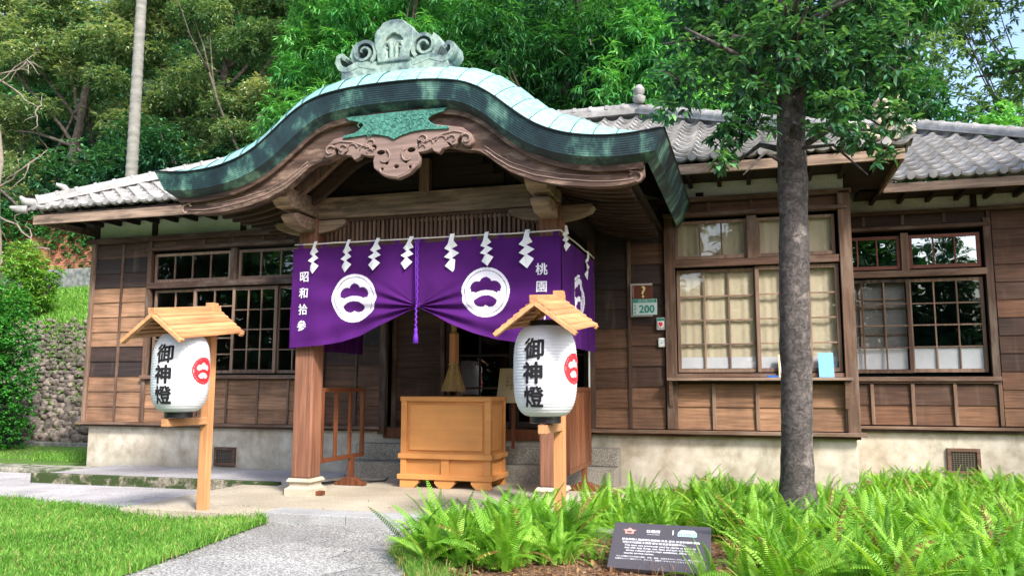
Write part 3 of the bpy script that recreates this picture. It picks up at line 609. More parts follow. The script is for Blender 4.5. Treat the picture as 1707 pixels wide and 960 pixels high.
ridge((WX1-.12, WEY+.12, WEZ+.08), (WX1-3.3, WEY+3.3, WEZ+3.3*SL+.08), roof2, "hip_cap"); ridge((-.5, WEY+3.3, WEZ+3.3*SL+.05), (WX1-3.3, WEY+3.3, WEZ+3.3*SL+.05), roof2, "ridge_cap")
# round eave tile ends
mb = MB()
k = math.floor(RX0/.27)
while k*.27 < RX1:
    x = (k+.83)*.27
    if RX0+.1 < x < RX1-.05: mb.tube([(x, EY-.012, EZ+.035), (x, EY+.05, EZ+.035)], .052, 12, random.random())
    k += 1
k = math.floor(1.8/.27)
while k*.27 < WX1: x = (k+.83)*.27; mb.tube([(x, WEY-.012, WEZ+.035), (x, WEY+.05, WEZ+.035)], .052, 12, random.random()); k += 1
mb.each("eave_tile_end", M_tile, B, smooth='auto')
# little finial on the ridge corner, curled corner tiles
mb = MB(); c = Vector((RX1-RUN+.02, EY+RUN-.1, zt+.24)); mb.lathe([(.07, 0), (.1, .04), (.11, .1), (.05, .13), (.09, .17), (.1, .23), (.05, .3), (.01, .32)], c, 14, .6); mb.build("ridge_finial", M_tile, roof, smooth='auto')
mb = MB(); mb.tube([(RX0+.3, EY+.28, EZ+.14), (RX0+.12, EY+.1, EZ+.1), (RX0-.02, EY-.02, EZ+.13), (RX0-.06, EY-.06, EZ+.2)], [.09, .085, .06, .025], 10, .6)
mb.tube([(RX0+.02, EY+.02, EZ+.0), (RX0-.1, EY-.06, EZ+.0), (RX0-.2, EY-.1, EZ+.03)], [.07, .06, .02], 10, .6)
mb.tube([(RX0+.42, EY+.42, EZ+.3), (RX0+.36, EY+.34, EZ+.42), (RX0+.28, EY+.27, EZ+.45)], [.07, .05, .03], 10, .7); mb.build("corner_tile", M_tile, roof, smooth='auto')
# carved lion tile on the right eave corner
mb = MB(); c = Vector((RX1-.22, EY+.18, EZ+.12))
mb.box(c.x-.35, c.x+.14, c.y-.1, c.y+.15, c.z-.03, c.z+.04, .5)
def blob(mb, c, r, s=(1, 1, 1), t=.5):
    pr_ = [(max(.001, r*math.sin(a)*s[0]), -r*math.cos(a)*s[2]) for a in np.linspace(.05, math.pi-.05, 9)]; mb.lathe(pr_, c, 12, t)
for dx, dy, dz, r in ((0, 0, .12, .12), (.02, -.08, .25, .1), (-.08, -.02, .3, .07), (.08, -.02, .33, .07), (0, -.02, .38, .08), (.1, -.1, .18, .06), (-.1, -.08, .16, .07), (.17, -.08, .06, .07), (-.2, 0, .08, .08), (-.26, .0, .16, .06), (.05, -.15, .22, .045), (-.05, -.14, .3, .045), (.21, -.12, .05, .06)): blob(mb, c+Vector((dx, dy, dz)), r)
for s_ in (-1, 1): mb.tube([c+Vector((.1*s_, -.12, .3)), c+Vector((.16*s_, -.16, .36)), c+Vector((.1*s_, -.18, .42)), c+Vector((.04*s_, -.18, .38))], .028, 8, .5)
mb.build("carved_corner_tile", M_shisa, roof, smooth=True)

# ------------------------------------------------------------------ the porch
PXC = -3.42
TOP = [(0, 4.24), (.25, 4.237), (.45, 4.225), (.63, 4.205), (.8, 4.17), (.95, 4.11), (1.12, 4.0), (1.3, 3.845), (1.48, 3.705), (1.66, 3.61), (1.88, 3.54), (2.1, 3.505), (2.3, 3.492), (2.5, 3.5), (2.75, 3.53)]
def prof_top(x):
    x = abs(x); return float(np.interp(x, [a for a, b in TOP], [b for a, b in TOP]))
# smooth the profile
_xs = np.linspace(-2.75, 2.75, 111); _zs = np.array([prof_top(x) for x in _xs])
for _ in range(4):
    z2 = _zs.copy(); z2[1:-1] = (_zs[:-2]+2*_zs[1:-1]+_zs[2:])/4; _zs = z2
PX = _xs; PZ = _zs
nx = np.gradient(PZ, PX); NN = np.stack([-nx, np.ones_like(nx)], 1); NN /= np.linalg.norm(NN, axis=1)[:, None]   # outward normals in (x,z)
def off(d, lim=None):
    """profile moved d along the inward normal; returns (x,z) arrays"""
    x = PX-NN[:, 0]*d; z = PZ-NN[:, 1]*d; return x+PXC, z
YF, YB = 7.15, 10.62
def sweep(mb, A, Bc, t=None, v0=0, v1=1, flip=False):
    """A, Bc: lists of 3D points, quads between"""
    n = len(A); L = np.cumsum([0]+[math.dist(A[i], A[i+1]) for i in range(n-1)])
    vs = list(A)+list(Bc); uv = [(l, v0) for l in L]+[(l, v1) for l in L]
    fs = [(i, i+1, n+i+1, n+i) if not flip else (n+i, n+i+1, i+1, i) for i in range(n-1)]; mb.add(vs, fs, t, uv)
x0_, z0_ = off(0); x1_, z1_ = off(.185)
x1_ = np.clip(x1_, PXC-2.66, PXC+2.66)
# fascia (laminated edge): front + both eave sides + underside
mb = MB(); FB = .05
Af = [(x, YF, z) for x, z in zip(x0_, z0_)]; Bf = [(x, YF+FB, z) for x, z in zip(x1_, z1_)]
sweep(mb, Af, Bf, .5, 1, 0, True)
x2_, z2_ = off(.25); x2_ = np.clip(x2_, PXC-2.58, PXC+2.58); z2_[:4] = z2_[4]; z2_[-4:] = z2_[-5]
Cf = [(x, YF+.17, z+.0) for x, z in zip(x2_, z2_)]; sweep(mb, Bf, Cf, .5, 0, .0, True)
ns = 12
for s_, i in ((-1, 0), (1, -1)):
    A = [(x0_[i], YF+(YB-YF)*k/ns, z0_[i]) for k in range(ns+1)]; Bq = [(x1_[i], YF+FB+(YB-YF-FB)*k/ns, z1_[i]) for k in range(ns+1)]; sweep(mb, A, Bq, .5, 1, 0, s_ < 0)
    Cq = [(x2_[i], YF+.17+(YB-YF-.17)*k/ns, z2_[i]) for k in range(ns+1)]; sweep(mb, Bq, Cq, .5, 0, 0, s_ < 0)
PR = mb.build("copper_roof_edge", M_copperd, B, smooth='auto')
# dark trim line over the edge
# roof skin: strips of copper running back from the front edge
mb = MB(); base = MB()
NY = [(YF, 0.0), (YF+.04, .045), (YF+.1, .105), (YF+.18, .17), (YF+.28, .23), (YF+.42, .28), (YF+.65, .31), (YF+1.2, .32), (YB+.9, .32)]
def roofp(i_f, y, lift):
    x = np.interp(i_f, range(len(PX)), x0_); z = np.interp(i_f, range(len(PX)), z0_); nxx = np.interp(i_f, range(len(PX)), NN[:, 0]); nz = np.interp(i_f, range(len(PX)), NN[:, 1])
    edge = min(1, (2.75-abs(x-PXC))/.9); l2 = lift*(.2+.8*edge)
    return (x+nxx*l2*.8, y, z+nz*l2)
arc = np.concatenate([[0], np.cumsum(np.hypot(np.diff(x0_), np.diff(z0_)))]); NS = 27
for k in range(NS):
    a0, a1 = arc[-1]*k/NS, arc[-1]*(k+1)/NS
    i0, i1 = np.interp([a0, a1], arc, range(len(arc)))
    cuts = sorted([0, len(NY)-1]); t0 = random.random()
    sub = 4; vs = []
    for (y, h) in NY:
        skew = (y-YF)*1.0 if y < YF+.85 else .8
        for q in range(sub+1):
            fi = i0+(i1-i0)*q/sub
            if q == 0 and k > 0: fi += .09
            hh = h+.012*(q/sub if (i0 < 55) else 1-q/sub)
            vs.append(roofp(min(max(fi, 0), 110), y, hh+.004))
    fs = [(r_*(sub+1)+q, r_*(sub+1)+q+1, (r_+1)*(sub+1)+q+1, (r_+1)*(sub+1)+q) for r_ in range(len(NY)-1) for q in range(sub)]
    mb.add(vs, fs, t0)
RS = mb.build("copper_roof", M_copper, B, smooth='auto')
mb = MB()
for k in range(1, NS):
    fi = float(np.interp(arc[-1]*k/NS, arc, range(len(arc)))); mb.tube([roofp(fi, y, h+.012) for y, h in NY], .0065, 5, .3)
mb.build("seam_line", M_seam, RS, smooth=True)
vs = [roofp(i, y, h-.012) for (y, h) in NY for i in range(0, 111, 1)]
base.add(vs, [(r_*111+i, r_*111+i+1, (r_+1)*111+i+1, (r_+1)*111+i) for r_ in range(len(NY)-1) for i in range(110)], .2)
base.build("copper_seam", M_black, RS, smooth=True)
# cross seams and the dark lip along the front edge
mb = MB(); mb.tube([(x, YF-.004, z+.004) for x, z in zip(x0_, z0_)], .009, 6, .1)
for s_, i in ((-1, 0), (1, -1)): mb.tube([(x0_[i], YF+(YB-YF)*k/8, z0_[i]+.004) for k in range(9)], .009, 6, .1)
mb.build("roof_lip", M_black, RS, smooth=True)
# soffit boards and curved rafters
x3, z3 = off(.28)
mk = np.abs(x3-PXC) < 2.42
mb = MB(); A = [(x, YF+.2, z) for x, z in zip(x3[mk], z3[mk])]; Bq = [(x, YB-.03, z) for x, z in zip(x3[mk], z3[mk])]; sweep(mb, A, Bq, .2, flip=False)
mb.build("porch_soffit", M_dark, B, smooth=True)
mb = MB(); x4, z4 = off(.29); x5, z5 = off(.375)
y = YF+.48
while y < YB-.1:
    idx = np.where(np.abs(x4-PXC) < 2.38)[0]; t = .1+.3*random.random()
    vs = []; n = len(idx)
    for yy in (y, y+.05):
        vs += [(x4[i], yy, z4[i]) for i in idx]+[(x5[i], yy, z5[i]) for i in idx]
    fs = []
    for i in range(n-1): fs += [(i, i+1, n+i+1, n+i), (2*n+i, 3*n+i, 3*n+i+1, 2*n+i+1), (n+i, n+i+1, 3*n+i+1, 3*n+i)]
    fs += [(0, n, 3*n, 2*n), (n-1, 3*n-1, 4*n-1, 2*n-1)][:1]; mb.add(vs, fs, t); y += .19
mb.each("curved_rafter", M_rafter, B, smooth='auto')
# barge board: follows the roof, scrolls at the feet; lower edge steps up at the crown
BX = [-2.54, -2.5, -2.4, -2.25, -2.05, -1.75, -1.48, -1.25, -1.1, -1.0, -.93, -.86, -.78, -.68, -.5, -.3, 0]
BZ = [3.16, 3.11, 3.08, 3.067, 3.075, 3.115, 3.18, 3.28, 3.385, 3.47, 3.515, 3.535, 3.53, 3.57, 3.61, 3.63, 3.64]
def barge_low(x): return float(np.interp(-abs(x), BX, BZ))
gx = np.linspace(-2.54, 2.54, 127)
_t = off(.22); _tz = np.interp(gx+PXC, np.sort(_t[0]), _t[1][np.argsort(_t[0])])
def swept_board(mb, xs, zt_, zb_, y0, y1, t=.5):
    n = len(xs); vs = [(x+PXC, y, z) for y in (y0, y1) for zz in (zt_, zb_) for x, z in zip(xs, zz)]; fs = []
    for i in range(n-1): fs += [(n+i, n+i+1, i+1, i), (2*n+i, 2*n+i+1, 3*n+i+1, 3*n+i), (i, i+1, 2*n+i+1, 2*n+i), (3*n+i, 3*n+i+1, n+i+1, n+i)]
    fs += [(0, 2*n, 3*n, n), (n-1, 2*n-1, 4*n-1, 3*n-1)]; mb.add(vs, fs, t)
zb = np.array([barge_low(x) for x in gx])
mb = MB(); swept_board(mb, gx, _tz, zb, YF+.2, YF+.3, .4)
# raised upper moulding and lower bead
mbt = MB(); swept_board(mbt, gx, _tz+.002, _tz-.075, YF+.15, YF+.199, .2)
HB = mb.build("barge_board", M_barge, B, smooth='auto')
mbt.build("barge_moulding", M_barge, HB, smooth='auto')
mb = MB()
for s_ in (-1, 1):
    xs = np.linspace(.98, 2.44, 40); P = [(PXC+s_*x, YF+.198, barge_low(x)+.035+.02*math.sin((x-.98)*2)) for x in xs]; mb.tube(P, .008, 6, .8)
    P = [(PXC+s_*x, YF+.198, barge_low(x)+.075+.03*math.sin((x-.98)*2)) for x in xs[:34]]; mb.tube(P, .006, 6, .8)
    # scroll at the foot
    cx, cz = PXC+s_*2.47, 3.2
    mb.tube([(cx-s_*.03+s_*(.07-.006*k)*math.cos(k*.45), YF+.19-.01, cz+(.07-.006*k)*math.sin(k*.45)) for k in range(11)], .014, 8, .7)
    mb.tube([(cx-s_*.01+s_*.055*math.cos(k*.4-1.6), YF+.19, cz-.06+.05*math.sin(k*.4-1.6)) for k in range(12)], .013, 8, .7)
    mb.lathe([(.03, 0), (.03, .1)], (cx+s_*.02, YF+.25, cz-.02), 10, .5)
mb.each("barge_scroll", M_carve, HB, smooth=True)
# gable wall behind, with king post and inner arch
x6, z6 = off(.36); mk = np.abs(x6-PXC) < 1.9
mb = MB(); pts = [(x, z) for x, z in zip(x6[mk], z6[mk])]; lo = 3.36
vs = [(x, 8.3, z) for x, z in pts]+[(x, 8.3, min(lo, z)) for x, z in pts]; n = len(pts); mb.add(vs, [(n+i, n+i+1, i+1, i) for i in range(n-1)], .15)
for k in range(5): z = 3.42+k*.12; w = .9-k*.12; mb.box(PXC-w, PXC+w, 8.26, 8.298, z, z+.115, .12)
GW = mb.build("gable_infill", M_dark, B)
mb = MB(); mb.box(PXC-.06, PXC+.06, 8.16, 8.25, 3.36, 3.74, .7); mb.build("king_post", M_frame, B, bevel=.004)
for yy, dd in ((7.75, .43), (8.02, .47)):
    mb = MB(); xa, za = off(dd-.1); xb, zb2 = off(dd); mk2 = (np.abs(xa-PXC) < 1.45)
    ii = np.where(mk2)[0]; n = len(ii); vs = [(xa[i], yy, za[i]) for i in ii]+[(xb[i], yy, zb2[i]) for i in ii]+[(xa[i], yy+.07, za[i]) for i in ii]+[(xb[i], yy+.07, zb2[i]) for i in ii]
    fs = []
    for i in range(n-1): fs += [(n+i, n+i+1, i+1, i), (n+i, 3*n+i, 3*n+i+1, n+i+1)]
    mb.add(vs, fs, .8); mb.build("inner_arch", M_dark if yy > 8 else M_frame, B, smooth='auto')
# columns
CX = (-4.85, -1.98); CY0, CY1 = 8.15, 8.39
for cx in CX:
    mb = MB(); mb.box(cx-.118, cx+.118, CY0, CY1, .19, 3.14, .5); c = mb.build("column", M_col, B, bevel=.018)
    mb = MB(); q = .15
    pts = [(.17, 0), (.17, .075), (.13, .1), (.13, .135), (.16, .155), (.14, .19)]
    for (w0, h0), (w1, h1) in zip(pts, pts[1:]):
        cyy = (CY0+CY1)/2
        mb.add([(cx-w0, cyy-w0, h0), (cx+w0, cyy-w0, h0), (cx+w0, cyy+w0, h0), (cx-w0, cyy+w0, h0), (cx-w1, cyy-w1, h1), (cx+w1, cyy-w1, h1), (cx+w1, cyy+w1, h1), (cx-w1, cyy+w1, h1)], [(0,1,5,4),(1,2,6,5),(2,3,7,6),(3,0,4,7)], .5)
    mb.add([(cx-.14, cyy-.14, .189), (cx+.14, cyy-.14, .189), (cx+.14, cyy+.14, .189), (cx-.14, cyy+.14, .189)], [(0, 1, 2, 3)], .5)
    mb.build("column_base", M_base, c, bevel=.006)
    for s_ in (-1, 1):
        mb = MB(); mb.box(cx+s_*.2-.045, cx+s_*.2+.045, 8.2, 8.29, 0, .05, .2); mb.build("rusty_anchor", M_gate, c, bevel=.01)
    # nose beams toward the front and bracket arms sideways
    for z0, z1, yy, w in ((3.14, 3.36, 7.52, .11), (2.96, 3.12, 7.72, .095)):
        mb = MB(); mb.prism([(CY0+.12, z0), (yy+.12, z0+.02), (yy+.02, z0+.09), (yy, z0+.1), (yy, z1-.02), (yy+.05, z1+.0), (CY0+.12, z1)], cx-w, cx+w, 'X', .9); mb.build("nose_beam", M_beam, B, bevel=.012)
    sd = 1 if cx < PXC else -1
    for sgn in (sd, -sd):
        mb = MB(); X = lambda u: cx+sgn*u
        p = [(X(.1), 3.11), (X(.44), 3.11), (X(.47), 3.085), (X(.43), 3.035), (X(.3), 2.985), (X(.12), 2.955), (X(.1), 2.955)]
        mb.prism(p if sgn > 0 else p[::-1], CY0+.03, CY1-.03, 'Y', .8); mb.build("bracket_arm", M_beam, B, bevel=.008)
# tie beam, side beams
mb = MB(); mb.box(-4.86, -1.97, 8.19, 8.37, 3.125, 3.375, .8); mb.build("tie_beam", M_beam, B, bevel=.01)
for cx in CX:
    mb = MB(); mb.box(cx-.08, cx+.08, 8.3, 10.5, 3.125, 3.3, .2); mb.build("side_beam", M_dark, B, bevel=.01)
    mb = MB(); mb.box(cx-.06, cx+.06, 8.39, 10.5, 2.7, 2.84, .2); mb.build("side_beam", M_dark, B, bevel=.01)
# lattice transom
mb = MB(); x = -4.66
while x < -2.14:
    zt_ = 3.09 if -4.42 < x < -2.42 else 2.985+.08*min(1, max(0, (abs(x-PXC)-1.0))*-2+.8); mb.box(x, x+.028, 8.24, 8.28, 2.86, zt_, random.random()); x += .0535
SLT = mb.each("lattice_slat", M_slat, B)
mb = MB(); mb.box(-4.73, -2.1, 8.22, 8.3, 2.74, 2.86, .5); mb.box(-4.41, -2.43, 8.225, 8.3, 3.085, 3.122, .3); mb.each("lattice_rail", M_rail, B, bevel=.004)
# gegyo: hanging carved pendant and green copper plate over it
def outline_px(pts, sx, ox, oy):  # outline drawn on a 1 mm grid, turned into metres about the pendant's own middle
    return [((x-ox)*sx, (oy-y)*sx) for x, y in pts]
def plate(pts, name, m, y0, y1, parent, bevel=.006, t=.5, holes=()):
    """outline (x,z) triangulated by curve fill so holes work"""
    cu = bpy.data.curves.new(name, 'CURVE'); cu.dimensions = '2D'; cu.fill_mode = 'BOTH'; cu.extrude = abs(y1-y0)/2; cu.bevel_depth = bevel; cu.bevel_resolution = 1
    for P in (pts, *holes):
        s_ = cu.splines.new('POLY'); s_.points.add(len(P)-1); s_.use_cyclic_u = True
        for i, (x, z) in enumerate(P): s_.points[i].co = (x, z, 0, 1)
    tmp = bpy.data.objects.new("tmp", cu); COL.objects.link(tmp); bpy.context.view_layer.update()
    dg = bpy.context.evaluated_depsgraph_get(); me = bpy.data.meshes.new_from_object(tmp.evaluated_get(dg)); bpy.data.objects.remove(tmp)
    me.name = name; me.transform(Matrix.Rotation(R(90), 4, 'X')); me.transform(Matrix.Translation((0, (y0+y1)/2, 0)))
    a = me.attributes.new("tint", 'FLOAT', 'FACE'); a.data.foreach_set('value', np.full(len(me.polygons), t, dtype=np.float32))
    me.materials.clear(); me.materials.append(m); o = bpy.data.objects.new(name, me); COL.objects.link(o)
    if parent: o.parent = parent; o.matrix_parent_inverse = parent_world(parent).inverted()
    return o
GX = PXC+.06; K = .00102   # crop units -> metres
def G(pts, oy=470): return [(GX+(x-870)*K*1.06, 3.535+(oy-y)*K) for x, y in pts]
wingR = [(960, 240), (1120, 200), (1260, 210), (1400, 240), (1520, 265), (1600, 330), (1630, 400), (1600, 440), (1550, 435), (1520, 400), (1530, 360), (1500, 340), (1470, 370), (1470, 410), (1430, 425), (1400, 395), (1340, 375), (1390, 430), (1330, 445), (1300, 488), (1255, 470), (1230, 435), (1180, 455), (1120, 465), (1085, 460), (1100, 520), (1090, 590), (1050, 625), (1010, 665), (960, 690), (890, 715)]
wingL = [(870*2-x, y) for x, y in wingR[::-1]][1:]
body = G(wingR+wingL)
def circ(cx, cy, r, n=12, sx=1): return G([(cx+r*sx*math.cos(a), cy+r*math.sin(a)) for a in np.linspace(0, 2*math.pi, n, endpoint=False)])
holes = [circ(872, 597, 26, 10, 1.3), circ(728, 612, 22), circ(1012, 612, 22), circ(772, 552, 27), circ(968, 552, 27), circ(640, 385, 36, 12, .9), circ(1100, 385, 36, 12, .9), circ(715, 440, 26, 12, 1.6), circ(1025, 440, 26, 12, 1.6)]
GG = plate(body, "gable_pendant", M_carve, YF+.14, YF+.2, B, .008, .5, holes)
mb = MB()
def ring(cx, cy, r0, r1, a0, a1, w=10, y=YF+.125, n=18):
    P = []
    for k in range(n+1):
        a = a0+(a1-a0)*k/n; r_ = r0+(r1-r0)*k/n; P.append((cx+r_*math.cos(a), cy-r_*math.sin(a)))
    P = G(P); mb.tube([(x, y, z) for x, z in P], [w*K*(1-.4*k/n) for k in range(n+1)], 6, .7)
for s_ in (-1, 1):
    C = lambda x: 870+s_*(x-870)
    f = lambda a: a if s_ > 0 else math.pi-a
    ring(C(1000), 500, 85, 30, f(2.0), f(5.4), 12); ring(C(1125), 345, 60, 25, f(-.6), f(3.6), 11); ring(C(1560), 380, 55, 25, f(2.6), f(-2.4), 14)
    ring(C(1430), 370, 45, 20, f(2.8), f(-1.5), 11); ring(C(1330), 380, 60, 40, f(3.0), f(.2), 9); ring(C(1200), 400, 60, 40, f(2.9), f(.1), 9); ring(C(1140), 430, 35, 25, f(2.9), f(-.2), 9)
    mb.tube([(x, YF+.13, z) for x, z in G([(C(1090), 400), (C(1200), 360), (C(1330), 310), (C(1450), 290), (C(1560), 320)])], [.012, .012, .011, .01, .009], 6, .7)
mb.tube([(x, YF+.135, z) for x, z in G([(690, 600), (720, 650), (800, 685), (880, 700), (960, 670), (1030, 630), (1060, 590)])], .008, 6, .6)
mb.build("pendant_carving", M_carve, GG, smooth=True)
cp_ = [(850, 320), (930, 285), (1040, 258), (1160, 250), (1280, 258), (1395, 262), (1390, 240), (1280, 225), (1215, 185), (1180, 145), (1230, 110), (1300, 90), (1340, 85), (1370, 50)]
cpL = [(870*2-x-20, y) for x, y in cp_[::-1]][:-1]
top_ = [(1200, 52), (1000, 48), (870, 46), (740, 48), (540, 52)]
CPp = plate(G(cp_+top_+cpL), "copper_plate", M_copperplate, YF+.115, YF+.14, B, .003)
mb = MB()
for (cx, cy, r, a0, a1) in ((860, 160, 62, 0, 6.2), (860, 160, 34, 0, 6.2), (735, 170, 50, .2, 5), (600, 250, 38, 0, 5.6), (590, 180, 42, -1, 4.2), (980, 170, 52, 3, -2), (1060, 120, 38, 3.4, -2), (1120, 170, 46, 0, 5.2), (1130, 120, 30, 0, 6), (1200, 215, 30, 1, 5), (690, 230, 45, 2, 6), (770, 250, 36, .5, 4), (950, 235, 40, -.5, 3), (1040, 215, 36, 1, 5), (500, 150, 36, 0, 4.4), (640, 110, 30, 1, 5.8), (930, 95, 30, 0, 4.8), (800, 90, 30, 2, 6.8), (1230, 90, 24, 0, 5)):
    P = G([(cx+r*(1-.5*k/16)*math.cos(a0+(a1-a0)*k/16), cy-r*(1-.5*k/16)*math.sin(a0+(a1-a0)*k/16)) for k in range(17)]); mb.tube([(x, YF+.112, z) for x, z in P], .0055, 5, .5)
mb.build("plate_scrollwork", M_copperplate, CPp, smooth=True)
# roof crest ornament ------------------------------------------------
ORY = 7.46; OX = -3.49; OZ = 4.5
mb = MB(); n = 16
for k in range(n):
    u0, u1 = -.66+1.32*k/n, -.66+1.32*(k+1)/n; f = lambda u: OZ+.035-.07*(u/.66)**2
    mb.add([(OX+u0, ORY, f(u0)-.16), (OX+u1, ORY, f(u1)-.16), (OX+u1, ORY, f(u1)+.115), (OX+u0, ORY, f(u0)+.115), (OX+u0, ORY+.34, f(u0)-.16), (OX+u1, ORY+.34, f(u1)-.16), (OX+u1, ORY+.34, f(u1)+.115), (OX+u0, ORY+.34, f(u0)+.115)], [(0,1,2,3),(3,2,6,7),(5,4,7,6)]+([(0,3,7,4)] if k == 0 else [])+([(1,5,6,2)] if k == n-1 else []), .5)
OB = mb.build("crest_base", M_orn, B)
def O(pts, s=1): return [(OX+x*.92, OZ+.12+z*.84) for x, z in pts]
plq = [(-.2, .0), (-.215, .12), (-.25, .25), (-.25, .4), (-.22, .45), (-.17, .5), (-.14, .545), (-.05, .57), (.05, .57), (.12, .55), (.17, .5), (.22, .46), (.25, .4), (.25, .22), (.2, .1), (.2, .0)]
hole = [(-.09, .03), (-.1, .14), (-.135, .2), (-.135, .3), (-.1, .35), (-.06, .37), (-.02, .4), (.02, .4), (.06, .37), (.1, .35), (.135, .3), (.135, .2), (.1, .14), (.09, .03)]
OP = plate(O(plq), "crest_plaque", M_orn, ORY+.03, ORY+.3, OB, .015)
OP2 = plate(O([(x*1.0, z) for x, z in plq]), "crest_plaque_face", M_orn, ORY-.01, ORY+.028, OB, .012, .5, (O(hole),))
mb = MB()
for s_ in (-1, 1):
    mb.tube([(OX+s_*x, ORY+.0, OZ+.1+z) for x, z in ((.03, .02), (.035, .1), (.03, .18), (.055, .235), (.1, .23), (.115, .19), (.09, .165), (.07, .185))], [.022, .026, .028, .03, .03, .027, .02, .015], 8, .5)
mb.tube([(OX, ORY+.02, OZ+.12), (OX, ORY+.01, OZ+.35)], [.03, .012], 8, .5)
# spiral volutes each side, drawn as thick ribbons with depth
def ribbon(mb, P, w, y0, y1):
    n = len(P); vs = []
    for i, (x, z) in enumerate(P):
        a = P[max(0, i-1)]; b = P[min(n-1, i+1)]; dx, dz = b[0]-a[0], b[1]-a[1]; L = math.hypot(dx, dz) or 1; ww = w[i]/2
        vs += [(x-dz/L*ww, y0, z+dx/L*ww), (x+dz/L*ww, y0, z-dx/L*ww), (x+dz/L*ww, y1, z-dx/L*ww), (x-dz/L*ww, y1, z+dx/L*ww)]
    fs = []
    for i in range(n-1):
        for k in range(4): fs.append((i*4+k, i*4+(k+1) % 4, (i+1)*4+(k+1) % 4, (i+1)*4+k))
    fs += [(3, 2, 1, 0), tuple((n-1)*4+k for k in range(4))]; mb.add(vs, fs, .5)
for s_ in (-1, 1):
    P = []; w = []
    for k in range(34):
        a = -.9+k*.31; r_ = .155*(1-k/44); P.append((OX+s_*(.375-r_*math.cos(a)*-1 if False else .375+r_*math.cos(math.pi-a)), OZ+.265+r_*math.sin(a))); w.append(.045*(1-k/60))
    ribbon(mb, P, w, ORY-.015, ORY+.27)
    # wave tail out to the end scroll
    P = [(.24, .04), (.34, .06), (.46, .09), (.55, .06), (.64, .03), (.72, .06), (.765, .13), (.755, .2), (.7, .22), (.665, .18), (.69, .145)]
    q = []
    for i in range(len(P)-1):
        for j in range(3): f = j/3; q.append((OX+s_*(P[i][0]*(1-f)+P[i+1][0]*f)*.94, OZ+.08-.035+(P[i][1]*(1-f)+P[i+1][1]*f)))
    ribbon(mb, q, [.085-.05*i/len(q) for i in range(len(q))], ORY-.005, ORY+.28)
    P = [(.5, .1), (.56, .2), (.53, .3), (.5, .34), (.49, .3)]; ribbon(mb, [(OX+s_*a*.95, OZ+.06+b) for a, b in P], [.09, .08, .06, .03, .02], ORY+.02, ORY+.24)
    mb.prism([(OX+s_*.2, OZ+.09), (OX+s_*.62, OZ+.05), (OX+s_*.5, OZ+.17), (OX+s_*.2, OZ+.2)][::s_], ORY+.05, ORY+.22, 'Y', .5)
mb.build("crest_scrolls", M_orn, OB, smooth='auto')
_pv = Matrix.Translation((OX, ORY, OZ-.1)); _sc = _pv @ Matrix.Diagonal((.92, .95, .92, 1)) @ _pv.inverted()
for o_ in [OB]+[c_ for c_ in COL.objects if c_.parent == OB]: o_.data.transform(_sc)
# ridge of the porch roof, running back
mb = MB(); mb.box(OX-.13, OX+.13, ORY+.3, 11.6, OZ+.0, OZ+.13, .5); mb.build("porch_ridge", M_copper, B, bevel=.02)
# entrance wall under the porch
mb = MB(); back = None
clap(mb, -4.86, -4.12, .72, 2.85, 14, FY+.12, [.32, .36, .34]); mb.box(-4.86, -4.12, FY+.121, FY+.15, .6, 2.9, .2)
DO = mb.build("plank_door", M_plank, B)
mb = MB(); mb.box(-4.88, -4.82, FY+.07, FY+.12, .62, 2.9, .3); mb.box(-4.15, -4.09, FY+.07, FY+.12, .62, 2.9, .3); mb.each("door_stile", M_frame, DO, bevel=.004)
mb = MB(); mb.box(-4.95, -2.0, FY-.03, FY+.2, .5, .64, .25); mb.build("door_threshold", M_gate, B, bevel=.006)
for x0, x1 in ((-4.07, -3.08), (-3.1, -2.05)):
    window(x0, x1, .66, 2.6, FY+.1 if x0 < -3.5 else FY+.14, 2, 4, M_glassd, M_dark, .07, .03)
mb = MB(); mb.box(-4.95, -2.0, FY+.02, FY+.2, 2.6, 3.6, .2); mb.build("door_lintel", M_dark, B)
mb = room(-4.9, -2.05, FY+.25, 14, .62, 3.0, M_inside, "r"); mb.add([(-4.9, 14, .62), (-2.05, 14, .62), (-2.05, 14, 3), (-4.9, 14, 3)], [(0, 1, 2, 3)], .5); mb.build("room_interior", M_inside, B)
mb = MB(); mb.tube([(-4.98, FY-.06, 2.1), (-4.99, FY-.06, 1.35)], .006, 6, .5); mb.build("white_cable", M_pvc, B)
# white downpipe cord right of the porch
mb = MB(); mb.tube([(-1.93, 10.02, 1.7), (-1.93, 10.02, .9)], .012, 8, .5); mb.build("hanging_cable", M_pvc, B)

# ------------------------------------------------------------------ steps
mb = MB(); mb.box(-5.25, -1.62, 9.98, FY+.0, -.02, .21, .5); mb.box(-5.25, -1.62, 10.24, FY+.0, .214, .43, .6)
st = mb.build("stone_steps", M_granite, bevel=.008); tag(st, "two grey granite steps up to the entrance doors behind the offering box", "steps")
